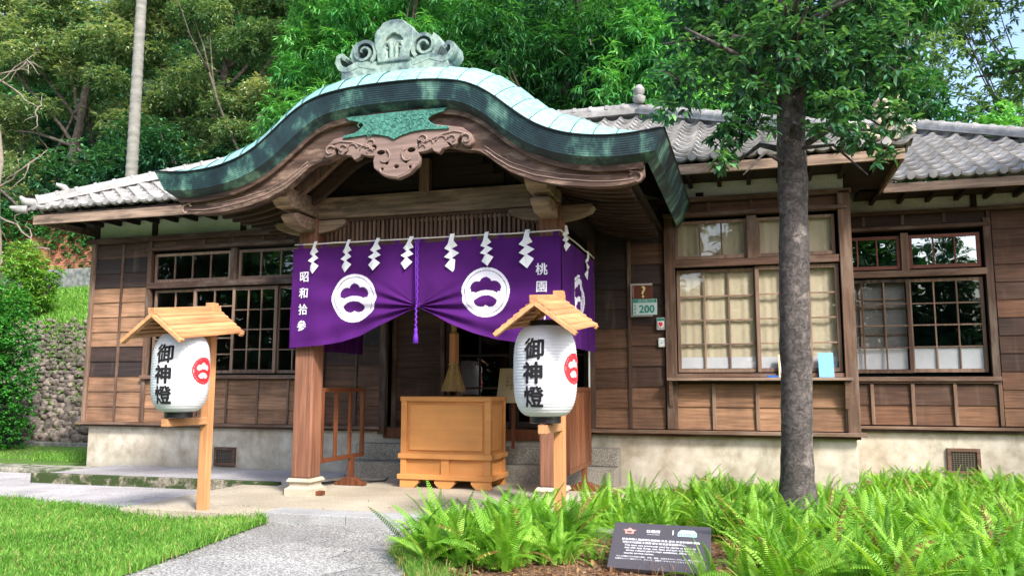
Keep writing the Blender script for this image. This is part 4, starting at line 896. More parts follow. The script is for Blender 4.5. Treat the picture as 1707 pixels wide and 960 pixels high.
# ------------------------------------------------------------------ offering box
bx0, bx1, by0, by1 = -4.11, -2.96, 9.2, 9.82
OF = empty("offering_box", ((bx0+bx1)/2, 9.5, 0), "pale new wooden offering box with panelled front in the porch", "offering box")
mb = MB(); mb.box(bx0+.03, bx1-.03, by0+.03, by1-.03, .12, 1.03, .5)
mb.build("body", M_box, OF)
mb = MB(); w = .075
for z0, z1 in ((.38, 1.035),):
    for x in (bx0, bx1-w):
        for y in (by0, by1-w): mb.box(x, x+w, y, y+w, .15, 1.03)
mb.each("corner_post", M_box, OF, bevel=.004)
mb = MB(); mb.box(bx0-.025, bx1+.025, by0-.025, by1+.025, .345, .405); mb.box(bx0-.03, bx1+.03, by0-.03, by1+.03, .1, .16); mb.each("moulding", M_box, OF, bevel=.006)
mb = MB(); mb.box(bx0-.01, bx1+.01, by0-.01, by0+.08, 1.03, 1.085); mb.box(bx0-.01, bx1+.01, by1-.08, by1+.01, 1.03, 1.085); mb.box(bx0-.01, bx0+.08, by0+.08, by1-.08, 1.03, 1.084); mb.box(bx1-.08, bx1+.01, by0+.08, by1-.08, 1.03, 1.084)
mb.each("top_rim", M_box, OF, bevel=.005)
mb = MB()
for k in range(9): x = bx0+.12+k*.113; mb.box(x, x+.05, by0+.06, by1-.06, 1.04, 1.07)
mb.each("top_slat", M_hinoki, OF, bevel=.003)
mb = MB(); mb.box(bx0+w+.03, bx1-w-.03, by0+.012, by0+.035, .44, .99); mb.build("front_panel", M_box, OF, bevel=.01)
mb = MB(); mb.box((bx0+bx1)/2-.05, (bx0+bx1)/2+.05, by0+.004, by0+.03, .16, .345); mb.build("lower_stile", M_box, OF, bevel=.003)
mb = MB(); mb.box(bx1-.035, bx1-.012, by0+w+.03, by1-w-.03, .44, .99); mb.build("side_panel", M_box, OF, bevel=.01)
def foot(x0, x1, y0, y1, s0=True, s1=True):
    mb = MB(); a = .06
    mb.prism([(x0, .1), (x0 if not s0 else x0, .06), (x0+(a if s0 else 0), .0), (x1-(a if s1 else 0), 0), (x1, .06), (x1, .1)], y0, y1, 'Y', .5); mb.build("foot", M_box, OF, bevel=.004)
for y0, y1 in ((by0-.01, by0+.07), (by1-.07, by1+.01)):
    foot(bx0, bx0+.24, y0, y1, False); foot((bx0+bx1)/2-.13, (bx0+bx1)/2+.13, y0, y1); foot(bx1-.24, bx1, y0, y1, True, False)

# ------------------------------------------------------------------ bell rope
BR = empty("bell_rope", (-3.59, 9.45, 1.15), "hanging straw bell rope with wooden grip and frayed brush end", "bell rope")
c = Vector((-3.56, 9.55, 0))
mb = MB()
for ph in (0, 2.09, 4.19): mb.tube([c+Vector((.018*math.cos(z*38+ph), .018*math.sin(z*38+ph), z)) for z in np.linspace(1.86, 3.1, 70)], .02, 6, .4)
mb.build("rope", M_straw, BR, smooth=True)
mb = MB(); mb.lathe([(.05, 1.47), (.062, 1.5), (.062, 1.86), (.05, 1.88)], c, 6, .9); mb.build("wooden_grip", M_hinoki, BR)
mb = MB(); mb.tube([c+Vector((.055*math.cos(a), .055*math.sin(a), 1.45+.004*k)) for k, a in enumerate(np.linspace(0, 25, 60)) if k < 14], .012, 6, .6); mb.build("binding", M_straw, BR, smooth=True)
mb = MB()
for k in range(420):
    a = random.random()*6.28; r0 = .05*math.sqrt(random.random()); r1 = .155*math.sqrt(random.random()); 
    p = c+Vector((r0*math.cos(a), r0*math.sin(a), 1.5)); q = c+Vector((r1*math.cos(a)*.65, r1*math.sin(a)*.65, 1.32)); s2 = c+Vector((r1*math.cos(a), r1*math.sin(a), 1.14+random.random()*.035)); mb.tube([p, q, s2], [.005, .0045, .003], 3, random.random(), False)
mb.build("straw_brush", M_straw, BR)
# ------------------------------------------------------------------ text helper
def text_mesh(s, size, offset=0.0, shear=0, spacing=1):
    cu = bpy.data.curves.new("t", 'FONT'); cu.body = s; cu.size = size; cu.offset = offset; cu.align_x = 'CENTER'; cu.align_y = 'CENTER'; cu.shear = shear; cu.space_character = spacing; cu.resolution_u = 3
    o = bpy.data.objects.new("t", cu); COL.objects.link(o); bpy.context.view_layer.update(); dg = bpy.context.evaluated_depsgraph_get(); me = bpy.data.meshes.new_from_object(o.evaluated_get(dg)); bpy.data.objects.remove(o)
    return me
def text_obj(name, items, fn, m, parent, cut=.0):
    """items: (string, u, v, size, offset); fn maps (u, v) to a 3D point"""
    bm = bmesh.new()
    for s, u, v, size, offs in items:
        me = text_mesh(s, size, 0)
        xs_ = [p.co.x for p in me.vertices]; ys_ = [p.co.y for p in me.vertices]; cx_, cy_ = (min(xs_)+max(xs_))/2, (min(ys_)+max(ys_))/2
        for p in me.vertices: p.co = (p.co.x-cx_+u, p.co.y-cy_+v, 0)
        if offs:
            for q in range(6):
                m2 = me.copy(); m2.transform(Matrix.Translation((offs*math.cos(q*1.047), offs*math.sin(q*1.047), (q+1)*.00035))); bm.from_mesh(m2)
        bm.from_mesh(me)
    if cut:
        bmesh.ops.triangulate(bm, faces=bm.faces[:])
        for _ in range(3):
            es = [e for e in bm.edges if e.calc_length() > cut]
            if not es: break
            bmesh.ops.subdivide_edges(bm, edges=es, cuts=1); bmesh.ops.triangulate(bm, faces=bm.faces[:])
    for v in bm.verts:
        x, y, z = v.co; c = Vector(fn(x, y))
        if z: nn_ = (Vector(fn(x+.002, y))-c).cross(Vector(fn(x, y+.002))-c).normalized(); c = c+nn_*z
        v.co = c
    me = bpy.data.meshes.new(name); bm.to_mesh(me); bm.free(); me.materials.append(m); o = bpy.data.objects.new(name, me); COL.objects.link(o)
    if parent: o.parent = parent; o.matrix_parent_inverse = parent_world(parent).inverted()
    return o
def crest(u, v):
    """1 where the dye is white, on the unit disc; nan outside"""
    r = np.hypot(u, v); F = (np.hypot(u, v-.36) < .25) | (np.hypot(u-.36, v-.18) < .27) | (np.hypot(u+.36, v-.18) < .27) | (np.hypot(u-.2, v+.3) < .29) | (np.hypot(u+.2, v+.3) < .29) | ((np.abs(u) < .45) & (np.abs(v) < .22)) | (np.hypot(u-.42, v+.02) < .2) | (np.hypot(u+.42, v+.02) < .2)
    ra = np.hypot(u/1.15, v+.62); band = (ra > .5) & (ra < .71) | ((np.abs(u) > .48) & (np.abs(v) < .08) & (np.abs(u) < .72) & (v < .02))
    side = (np.hypot(np.abs(u)-.58, v+.22) < .12)
    w = ~(F & ~band & ~side); w &= ~((r > .86) & (r < .885))
    return w & (r < 1)
# ------------------------------------------------------------------ noren curtain
NX0, NX1, NY_, NZT = -4.985, -1.84, 8.07, 2.765
NO = empty("shrine_curtain", ((NX0+NX1)/2, NY_, 2.8), "purple entrance curtain with white crests, tied up at the middle", "curtain")
bxs = [NX0, -4.6, -4.32, -4.1, -3.85, -3.6, -3.43, -3.26, -3.05, -2.8, -2.55, -2.3, NX1]; bzs = [1.635, 1.66, 1.70, 1.76, 1.87, 1.98, 2.06, 1.985, 1.87, 1.77, 1.70, 1.66, 1.62]
def nb(x): return np.interp(x, bxs, bzs)
def fold(x, z):
    """how far the cloth stands out; folds run from the tie point"""
    dx, dz = x+3.43, z-2.07; r = np.hypot(dx, dz)+.05; a = np.arctan2(dz, np.abs(dx)); side = np.sign(dx)
    amp = .02*np.exp(-r/.9)*np.clip(r/.12, 0, 1)+.002
    low = 1/(1+np.exp((a-.35)*9)); y = amp*np.sin(a*22+side*.7)*low*1.5
    y = y+.012*np.sin(x*7.5+1.3*np.sin(z*2.1))*np.clip((NZT-z)/.9, 0, 1)+.006*np.sin(x*17+z*3)*np.clip((NZT-z), 0, 1)
    edge = np.clip(1-(z-nb(x))/.06, 0, 1); y = y+.018*edge*np.exp(-np.abs(dx)/1.2)
    return y
def curtain_panel(name, u0, u1, fn, bot, crests, foldf, cell=.0065):
    nu = int((u1-u0)/cell); nv = int(1.16/cell); U = np.linspace(u0, u1, nu+1); UU = np.tile(U, (nv+1, 1)); f = np.linspace(0, 1, nv+1)[:, None]
    ZB = bot(U)[None, :]; ZZ = NZT+(ZB-NZT)*f; D = foldf(UU, ZZ); V = fn(UU, D, ZZ).reshape(-1, 3)
    i = np.arange(nv)[:, None]*(nu+1)+np.arange(nu)[None, :]; Fq = np.stack([i, i+nu+1, i+nu+2, i+1], -1).reshape(-1, 4)
    cu_, cz_ = (UU[:-1, :-1]+UU[1:, 1:])/2, (ZZ[:-1, :-1]+ZZ[1:, 1:])/2; mi = np.zeros((nv, nu), dtype=np.int32)
    for (cx_, cz, rr, sx) in crests: mi[crest((cu_-cx_)/(rr*sx), (cz_-cz)/rr)] = 1
    o = npmesh(name, V, Fq, np.full(len(Fq), .5), [M_purple, M_crest], NO, True); o.data.polygons.foreach_set('material_index', mi.ravel()); return o
front = curtain_panel("front_panel", NX0, NX1, lambda u, d, z: np.stack([u, NY_-d, z], -1), nb, [(-4.2, 2.18, .27, 1), (-2.66, 2.2, .265, 1)], fold)
for nm, X, sgn in (("side_panel", NX1, 1), ("side_panel", NX0, -1)):
    curtain_panel(nm, 8.08, 9.9, lambda u, d, z, X=X, sgn=sgn: np.stack([X+sgn*d, u, z], -1), lambda u: np.full_like(u, 1.63), [(8.97, 2.2, .27, 1)], lambda u, z: .018*np.sin(u*21+z)*np.clip((NZT-z)+.1, 0, 1)+.008*np.sin(u*47), .01)
chars = [("昭", -4.83, 2.44), ("和", -4.83, 2.255), ("拾", -4.835, 2.07), ("參", -4.84, 1.885), ("桃", -2.045, 2.42), ("園", -2.045, 2.235), ("神", -2.04, 2.05), ("社", -2.04, 1.87)]
text_obj("lettering", [(s, u, v, .128, .0022 if s not in '參園' else .0014) for s, u, v in chars], lambda u, v: Vector((u, NY_-float(fold(np.array(u), np.array(v)))-.006, v)), M_crest, NO, .03)
mb = MB(); mb.tube([(-3.43+.008*math.sin(k*2.4), NY_-.03-.006*math.cos(k*2.4), 2.8-.03*k) for k in range(25)], .009, 6, .5); mb.tube([(-3.45, NY_-.04, 2.8), (-3.44, NY_-.045, 2.1)], .007, 6, .5)
mb.tube([(-3.43+.01*math.sin(k*2.4), NY_-.05, 2.08-.022*k) for k in range(13)], .011, 6, .4); mb.build("cord", M_cord, NO, smooth=True)
mb = MB(); mb.lathe([(.012, 1.83), (.022, 1.81), (.016, 1.79), (.026, 1.74), (.032, 1.665)], (-3.43, NY_-.05, 0), 12, .5); mb.build("tassel", M_cord, NO, smooth=True)
mb = MB()
for k in range(11): x = NX0+.07+k*.299; mb.add([(x, NY_-.005, NZT-.02), (x+.055, NY_-.005, NZT-.02), (x+.07, NY_-.015, NZT+.06), (x+.012, NY_-.015, NZT+.06), (x+.07, NY_+.02, NZT+.05), (x+.012, NY_+.02, NZT+.05)], [(0, 1, 2, 3), (3, 2, 4, 5)], .5)
mb.each("hanging_loop", M_purple, NO)
ro = MB(); P = [(NX0+.02, NY_-.005, 2.815)]+[(NX0+.02+(NX1-NX0-.04)*k/12, NY_-.012, 2.815-.006*math.sin(k*1.7)**2) for k in range(1, 12)]+[(NX1, NY_-.01, 2.82)]
ro.tube(P, .008, 6, .5); ro.tube([(NX1, NY_-.01, 2.82)]+[(NX1+.01, 8.1+k*.3, 2.815-.012*math.sin(k*1.9)**2) for k in range(1, 7)], .008, 6, .5)
o = ro.build("straw_rope", M_rope, smooth=True); tag(o, "thin white rope strung along the top of the purple curtain", "rope")
# shide
def shide(loc, rz, sc, label):
    T_ = [(.0, .0), (.035, .0), (.02, -.07), (.075, -.09), (.03, -.15), (.09, -.165), (.035, -.235), (.095, -.25), (.02, -.36), (-.06, -.29), (-.015, -.21), (-.055, -.2), (-.02, -.13), (-.065, -.115), (-.06, -.1)]
    T_ = [(0, .02), (.045, .02), (.03, -.05), (.06, -.1), (.0, -.125), (.075, -.175), (.0, -.215), (.065, -.26), (-.005, -.35), (-.075, -.285), (-.02, -.225), (-.075, -.2), (-.015, -.15), (-.07, -.115), (-.03, -.075)]
    mb = MB(); pts = [(x*sc, z*sc) for x, z in T_]; n = len(pts)
    cvs = [(x, -.03+.012*math.sin(z*40), z) for x, z in pts]; bvs = [(x, y+.003, z) for x, y, z in cvs]
    mb.add(cvs+bvs, [tuple(range(n)), tuple(range(2*n-1, n-1, -1))]+[(i+n, (i+1) % n+n, (i+1) % n, i) for i in range(n)], .5)
    o = mb.build("paper_streamer", M_paper); o.location = loc; o.rotation_euler = (random.uniform(-.06, .06), random.uniform(-.12, .12), rz); tag(o, label, "paper streamer", "white zigzag paper streamers on the curtain rope"); return o
sx_ = [-4.70, -4.28, -3.93, -3.53, -3.06, -2.66, -2.22]
WH = ["leftmost front paper streamer, beside the left porch column", "second front paper streamer, above the left white crest", "third front paper streamer, right of the left crest", "middle front paper streamer, beside the purple hanging cord", "fifth front paper streamer, just right of the cord", "sixth front paper streamer, above the right white crest", "last front paper streamer on the right, above the white kanji"]
for i, (x, l_) in enumerate(zip(sx_, WH)): shide((x, NY_-.0, 2.82), random.uniform(-.25, .25), 1.0+(.12 if i in (4, 6) else 0), l_)
shide((NX1+.0, 8.2, 2.88), R(60), .75, "crumpled paper streamer at the curtain's right corner"); shide((NX1+.0, 9.4, 2.8), R(85), .95, "paper streamer on the curtain's right side return")

# ------------------------------------------------------------------ slatted gates beside the steps
def gate(x, y0, y1, z0, z1, n, label, solid=False, ydir=1):
    g = empty("wooden_gate", (x, (y0+y1)/2, 0), label, "gate", "folded wooden gates either side of the porch")
    w = .022
    mb = MB(); mb.box(x-w, x+w, y0, y1, z1-.05, z1, .5); mb.box(x-w, x+w, y0, y1, z0, z0+.05, .5); mb.box(x-w, x+w, y0, y0+.05, z0+.05, z1-.05, .5); mb.box(x-w, x+w, y1-.05, y1, z0+.05, z1-.05, .5); mb.build("frame", M_gate, g, bevel=.004)
    for k in range(1, n+1):
        yy = y0+(y1-y0)*k/(n+1); mb = MB(); ww = .03 if not solid else (y1-y0)/(n+1)/2-.004; mb.box(x-.014, x+.014, yy-ww, yy+ww, z0+.05, z1-.05); mb.build("slat", M_gate, g, bevel=.003)
    ym = y0+(y1-y0)*.72; mb = MB(); mb.box(x-.03, x+.03, ym-.03, ym+.03, .06, z0+.02, .4); mb.build("stand_post", M_gate, g)
    mb = MB(); mb.prism([(x-.2, 0), (x+.2, 0), (x+.2, .03), (x+.06, .1), (x-.06, .1), (x-.2, .03)], ym-.05, ym+.05, 'Y', .5); mb.build("stand_foot", M_gate, g, bevel=.006)
gate(-4.77, 8.42, 9.5, .33, 1.19, 2, "open slatted brown gate with four uprights behind the left column")
gate(-1.9, 8.62, 9.85, .27, 1.2, 7, "close-boarded brown gate behind the right lantern post", True)
mb = MB(); mb.tube([(-5.2, 9.0, .02), (-5.0, 9.3, .02), (-4.7, 9.35, .025), (-4.5, 9.6, .02), (-4.6, 9.9, .02)], .012, 6, .5); mb.tube([(-5.2, 9.1, .02), (-4.95, 9.45, .02), (-4.6, 9.5, .02)], .012, 6, .5)
tag(mb.build("power_cable", M_black, smooth=True), "black cable lying on the porch floor behind the left column", "cable")

# ------------------------------------------------------------------ lantern stands and lanterns
def lantern_stand(px, py, base, label, crooked=0):
    g = empty("lantern_stand", (px, py, base), label, "lantern stand", "wooden roofed lantern stands")
    mb = MB(); mb.box(px-.045, px+.045, py-.045, py+.045, base, 2.045, .6); mb.build("post", M_hinoki, g, bevel=.004)
    mb = MB(); mb.box(px-.035, px+.035, py-.62, py+.02, .83, .9, .7)
    a = mb.build("arm", M_hinokix, g, bevel=.004)
    mb = MB(); mb.tube([(px+.0, py-.45, .9), (px, py-.45, .925), (px+.02, py-.45, .935)], .006, 6, .5); mb.build("hook", M_mesh, a)
    # roof: ridge runs out over the lantern, tipped down a little at the front
    y0, y1 = py-.84, py+.1; zf, zb_ = 1.865, 1.975; hw = .3; drop = .235
    mb = MB(); mb.bar((px, y0-.03, zf+.02), (px, y1, zb_+.02), .075, .06, .8); RG = mb.build("ridge_beam", M_hinokix, g, bevel=.004)
    for s_ in (-1, 1):
        mb = MB(); n = 6
        for k in range(n):
            f0, f1 = k/n, (k+1)/n+.02; A = lambda f, y, z, l: Vector((px+s_*(.02+hw*f), y, z-drop*f+l))
            l0, l1 = .006+.012, .006
            # each board overlaps the one below
            p = [A(f0, y0, zf, l1), A(f1, y0, zf, l0+.004), A(f1, y1, zb_, l0+.004), A(f0, y1, zb_, l1)]
            q = [v-Vector((0, 0, .014)) for v in p]; mb.add(p+q, [(0,1,2,3),(7,6,5,4),(0,4,5,1),(1,5,6,2),(2,6,7,3),(3,7,4,0)] if s_ < 0 else [(3,2,1,0),(4,5,6,7),(1,5,4,0),(2,6,5,1),(3,7,6,2),(0,4,7,3)], random.random())
        mb.build("roof_slope", M_hinokix, g)
        for yy, zz in ((y0, zf), (y1-.05, zb_)):
            mb = MB(); mb.bar((px, yy, zz-.012), (px+s_*(hw+.03), yy, zz-.012-drop*1.05), .035, .055, .7, (0, 1, 0)); mb.build("verge_board", M_hinokix, g, bevel=.004)
    mb = MB(); mb.bar((px, y0+.1, zf-.07), (px, y1, zb_-.08), .04, .04, .6); mb.build("hanging_rail", M_hinokix, g)
    return g
def lantern(cx, cy, label, rot):
    z0, z1 = .965, 1.70; Rr = .262
    g = empty("paper_lantern", (cx, cy, z0-.05), label, "lantern", "white paper lanterns on wooden stands")
    def rad(z):
        t = (z-z0)/(z1-z0)*2-1; return .125+(Rr-.125)*(1-abs(t)**3.2)**(1/2.1)
    mb = MB(); prof = []; NR = 30
    for i in range(NR*4+1):
        z = z0+(z1-z0)*i/(NR*4); prof.append((rad(z)-.0035*(1-abs(math.sin(i*math.pi/4))), z))
    mb.lathe(prof, (cx, cy, 0), 64, .5); Bd = mb.build("paper_body", M_lpaper, g, smooth=True)
    for za, zb_ in ((z1-.005, z1+.045), (z0-.055, z0+.005)):
        mb = MB(); mb.lathe([(.12, za), (.128, za+.004), (.128, zb_-.004), (.12, zb_)], (cx, cy, 0), 32, .5); mb.build("rim", M_black, g, smooth='auto')
    mb = MB()
    for s_ in (-1, 1): mb.tube([(cx+s_*.1, cy, z1+.04), (cx+s_*.02, cy, z1+.13), (cx, cy, z1+.15)], .005, 6, .5)
    mb.build("hanger", M_mesh, g)
    def wrap(u, v):
        a = u/Rr+R(-90)+rot; r_ = rad(min(max(v, z0), z1))+.004; return Vector((cx+r_*math.cos(a), cy+r_*math.sin(a), v))
    text_obj("lettering", [("御", .005, 1.505, .178, .0052), ("神", -.005, 1.315, .178, .0065), ("燈", 0, 1.125, .178, .0048)], wrap, M_ink, Bd, .03)
    # red crest a quarter turn round
    bm_ = MB(); cell = .0065; rr = .125; n = int(rr*2/cell)
    for i in range(n):
        for j in range(n):
            u0, v0 = -rr+i*cell, -rr+j*cell; uc, vc = (u0+cell/2)/rr, (v0+cell/2)/rr
            if math.hypot(uc, vc) < 1 and bool(crest(np.array(uc), np.array(vc))):
                q = [wrap(u0+a*cell+Rr*R(84), 1.35+v0+b*cell) for a, b in ((0, 0), (1, 0), (1, 1), (0, 1))]; bm_.add(q, [(0, 1, 2, 3)], .5)
    bm_.build("red_crest", M_redink, Bd, smooth=True)
    return g
lantern_stand(-5.24, 7.0, -.08, "cypress lantern stand at the lawn's corner, left of the porch")
lantern(-5.18, 6.5, "white paper lantern with black kanji hanging on the stand by the lawn", R(3))
lantern_stand(-1.6, 6.93, -.08, "cypress lantern stand rising from the ferns in front of the porch")
lantern(-1.61, 6.46, "white paper lantern with black kanji hanging above the ferns", R(-8))

# ------------------------------------------------------------------ small things on the middle wall
SG = empty("number_plate", (-1.27, FY-.06, 2.15), "house number plate 200 under a brown question mark sign in a metal frame", "sign")
def wallplate(x0, x1, z0, z1, y0, y1, m, name, parent, bv=.003):
    mb = MB(); mb.box(x0, x1, y0, y1, z0, z1, .5); return mb.build(name, m, parent, bevel=bv)
wallplate(-1.455, -1.175, 2.105, 2.535, FY-.075, FY-.04, M_alu, "metal_frame", SG); wallplate(-1.435, -1.165, 2.13, 2.51, FY-.08, FY-.074, M_brownp, "question_sign", SG)
wallplate(-1.425, -1.115, 2.125, 2.33, FY-.092, FY-.083, M_plate, "number_panel", SG, .003); wallplate(-1.42, -1.12, 2.282, 2.327, FY-.0945, FY-.0925, M_green, "street_name_strip", SG, 0)
tf = lambda yy: (lambda u, v: Vector((u, yy, v)))
text_obj("question_mark", [("?", -1.285, 2.425, .21, .004)], tf(FY-.083), M_yellow, SG); text_obj("number", [("200", -1.245, 2.2, .135, .003)], tf(FY-.0945), M_green, SG)
text_obj("street_name", [("成功路三段", -1.25, 2.305, .042, 0)], tf(FY-.097), M_plate, SG); text_obj("side_lettering", [("桃", -1.395, 2.245, .036, 0), ("園", -1.395, 2.2, .036, 0), ("區", -1.395, 2.155, .036, 0)], tf(FY-.0945), M_green, SG)
mb = MB(); mb.tube([(-1.42+.012*math.sin(k*1.9), FY-.083, 2.35+.012*k) for k in range(13)], .005, 5, .5); mb.build("scroll_motif", M_pink, SG)
D1 = empty("security_badge", (-1.08, FY-.03, 2.0), "small white security badge with green band and red shield", "badge")
wallplate(-1.13, -1.02, 1.93, 2.09, FY-.055, FY-.02, M_alu, "case", D1, .006); wallplate(-1.118, -1.032, 2.05, 2.078, FY-.058, FY-.0555, M_green, "green_band", D1, 0)
plate([(-1.112, 2.04), (-1.112, 1.995), (-1.1, 1.972), (-1.075, 1.955), (-1.05, 1.972), (-1.038, 1.995), (-1.038, 2.04)], "shield", M_white, FY-.0605, FY-.056, D1, .001); plate([(-1.1, 2.028), (-1.1, 1.998), (-1.09, 1.98), (-1.075, 1.97), (-1.06, 1.98), (-1.05, 1.998), (-1.05, 2.028)], "red_emblem", M_redink, FY-.0635, FY-.0615, D1, .0)
D2 = empty("doorbell", (-1.065, FY-.03, 1.77), "small rounded white bell push on the dark plank wall", "doorbell")
wallplate(-1.115, -1.02, 1.71, 1.83, FY-.05, FY-.02, M_pvc, "case", D2, .018); wallplate(-1.095, -1.04, 1.79, 1.805, FY-.053, FY-.0505, M_plate, "label_strip", D2, 0); mb = MB(); mb.tube([(-1.067, FY-.058, 1.765), (-1.067, FY-.05, 1.765)], .008, 10, .5); mb.build("button", M_blue, D2)
# papers on the window ledge
mb = MB(); mb.add([(.34, FY-.11, 1.325), (.52, FY-.11, 1.325), (.52, FY-.03, 1.6), (.34, FY-.03, 1.6), (.34, FY-.1, 1.325), (.52, FY-.1, 1.325), (.52, FY-.02, 1.6), (.34, FY-.02, 1.6)], [(0,1,2,3),(7,6,5,4),(0,4,5,1),(1,5,6,2),(2,6,7,3),(3,7,4,0)], .5)
LF = mb.build("leaflet_holder", M_note); tag(LF, "cream leaflet holder leaning on the window ledge left of the trunk", "leaflet holder")
mb = MB(); mb.box(.365, .5, FY-.112, FY-.0, 1.33, 1.35, .5); mb.add([(.36, FY-.109, 1.36), (.5, FY-.109, 1.36), (.5, FY-.041, 1.58), (.36, FY-.041, 1.58)], [(0, 1, 2, 3)], .5); mb.build("leaflet", M_white, LF)
mb = MB(); mb.add([(.8, FY-.11, 1.325), (.97, FY-.11, 1.325), (.97, FY-.03, 1.62), (.8, FY-.03, 1.62), (.8, FY-.1, 1.325), (.97, FY-.1, 1.325), (.97, FY-.02, 1.62), (.8, FY-.02, 1.62)], [(0,1,2,3),(7,6,5,4),(0,4,5,1),(1,5,6,2),(2,6,7,3),(3,7,4,0)], .5)
tag(mb.build("poster_board", M_bluep), "light blue printed card leaning on the window ledge right of the trunk", "card")
mb = MB(); mb.box(.2, .33, FY-.16, FY-.06, 1.322, 1.345, .5); tag(mb.build("stamp_pad", M_blue, bevel=.006), "flat blue stamp pad on the window ledge", "stamp pad")
# notice inside the entrance
NT = empty("notice_board", (-2.85, 10.2, 1.09), "cream notice with handwritten kanji standing behind the offering box", "notice")
mb = MB(); mb.add([(-3.13, 9.95, 1.0), (-2.83, 9.95, 1.0), (-2.8, 10.03, 1.44), (-3.1, 10.03, 1.44), (-3.13, 9.965, 1.0), (-2.83, 9.965, 1.0), (-2.8, 10.045, 1.44), (-3.1, 10.045, 1.44)], [(0,1,2,3),(7,6,5,4),(0,4,5,1),(1,5,6,2),(2,6,7,3),(3,7,4,0)], .5); mb.build("paper", M_note, NT)
text_obj("writing", [(c_, -2.88-.055*i-.0, 1.36-.045*j, .036, 0) for i, s_ in enumerate(("参拝順路", "二礼二拍手", "一礼奉納")) for j, c_ in enumerate(s_)], lambda u, v: Vector((u+.0, 9.95+(v-1.0)*.18-.004, v)), M_ink, NT)
mb = MB(); mb.box(-3.06, -3.02, 9.97, 10.01, .43, 1.02, .5); mb.box(-2.93, -2.89, 9.97, 10.01, .43, 1.02, .5); mb.build("leg", M_gate, NT)

# ------------------------------------------------------------------ information sign in the ferns
IS = empty("information_sign", (-.68, 6.2, -.06), "low tilted dark sign board with white lettering among the ferns", "sign", rz=0)
o0 = Vector((-.99, 5.7, -.025)); eu = Vector((.69, -.035, 0)); ev = Vector((.0, .4, .24)); nn = eu.cross(ev).normalized()
def SP(u, v, d=0): return o0+eu*u+ev*v+nn*d
mb = MB(); P = [SP(0, 0), SP(1, 0), SP(1, 1), SP(0, 1)]; mb.add(P+[p-nn*.03 for p in P], [(0,1,2,3),(7,6,5,4),(0,4,5,1),(1,5,6,2),(2,6,7,3),(3,7,4,0)], .5); mb.build("board", M_sign, IS, bevel=.003)
mb = MB(); P = [SP(.03, .05, -.031), SP(.99, .05, -.031), SP(.99, .97, -.031), SP(.03, .97, -.031)]; mb.add(P+[Vector((p.x, p.y, -.08)) for p in P], [(0,1,2,3),(7,6,5,4),(0,4,5,1),(1,5,6,2),(2,6,7,3),(3,7,4,0)], .5); mb.build("concrete_plinth", M_granite, IS)
W_, H_ = .741, .484
fs_ = lambda u, v: SP(u/W_, v/H_, .0015)
it = [("社務所", .39*W_+.02, .82*H_, .036, .0008), ("Shamusho Office", .42*W_, .755*H_, .014, 0),
      ("原為神職人員處理社務事務·休息·更衣·沐浴的場所·現為", .5*W_, .62*H_, .0245, .0004), ("神社文化園區主展館·辦公室及旅客服務中心。", .44*W_, .555*H_, .0245, .0004),
      ("This spot was previously used by clerics as space to", .5*W_, .485*H_, .0255, .0002), ("deal with daily things, rest, feast, and bath. It is now the", .5*W_, .43*H_, .0235, .0002), ("shrine cultural park's main exhibition, office, and", .5*W_, .375*H_, .0255, .0002), ("tourist service center.", .3*W_, .32*H_, .0255, .0002),
      ("もとは神職の方が社務の業務、休息、着替、沐浴するスペースでした。現在は神社文", .5*W_, .25*H_, .0165, 0), ("化園区のメイン展示エリア、オフィス、旅客サービスセンターとなっています。", .46*W_, .2*H_, .0165, 0)]
text_obj("lettering", it, fs_, M_signw, IS)
def flatpoly(pts, m, name, d=.0015): mb = MB(); mb.add([SP(u, v, d) for u, v in pts], [tuple(range(len(pts)))], .5); return mb.build(name, m, IS)
flatpoly([(.1, .84), (.14, .84), (.17, .885), (.2, .84), (.245, .84), (.215, .8), (.215, .745), (.125, .745), (.125, .8)], M_pink, "house_symbol"); flatpoly([(.145, .77), (.195, .77), (.195, .8), (.145, .8)], M_sign, "symbol_window", .003)
flatpoly([(.615, .77), (.625, .77), (.625, .875), (.615, .875)], M_signw, "divider")
flatpoly([(.67, .75), (.67, .83), (.7, .89), (.83, .89), (.86, .83), (.86, .75)], M_cyan, "roof_symbol")
for a in (.685, .705, .73, .75, .77, .79, .82, .84): flatpoly([(a, .76), (a+.009, .76), (a+.009, .82), (a, .82)], M_sign, "symbol_bar", .003)

# ------------------------------------------------------------------ vegetation helpers
def leaves(P, D, Nn, L, Wd, T, name, m, parent=None, bend=.25, kind=None):
    """P base points, D unit directions, Nn rough normals, L lengths, Wd widths"""
    D = D/np.linalg.norm(D, axis=1)[:, None]; side = np.cross(D, Nn); side /= (np.linalg.norm(side, axis=1)[:, None]+1e-9); nrm = np.cross(side, D)
    L = L[:, None]; Wd = Wd[:, None]
    a = P; b = P+D*L*.28+side*Wd*.42+nrm*Wd*.18; b2 = P+D*L*.66+side*Wd*.4+nrm*Wd*.16-nrm*L*bend*.35; c = P+D*L-nrm*L*bend; d2 = P+D*L*.66-side*Wd*.4+nrm*Wd*.16-nrm*L*bend*.35; d = P+D*L*.28-side*Wd*.42+nrm*Wd*.18; e = P+D*L*.5-nrm*L*bend*.2
    V = np.stack([a, b, b2, c, d2, d, e], 1).reshape(-1, 3); n = len(P); i = np.arange(n)[:, None]*7
    F = np.concatenate([i+np.array([[q, (q+1) % 6, 6]]) for q in range(6)], 1).reshape(-1, 3)
    return npmesh(name, V, F, np.repeat(np.clip(T, 0, 1), 6), m, parent)
def unit(v): return v/(np.linalg.norm(v, axis=-1, keepdims=True)+1e-9)
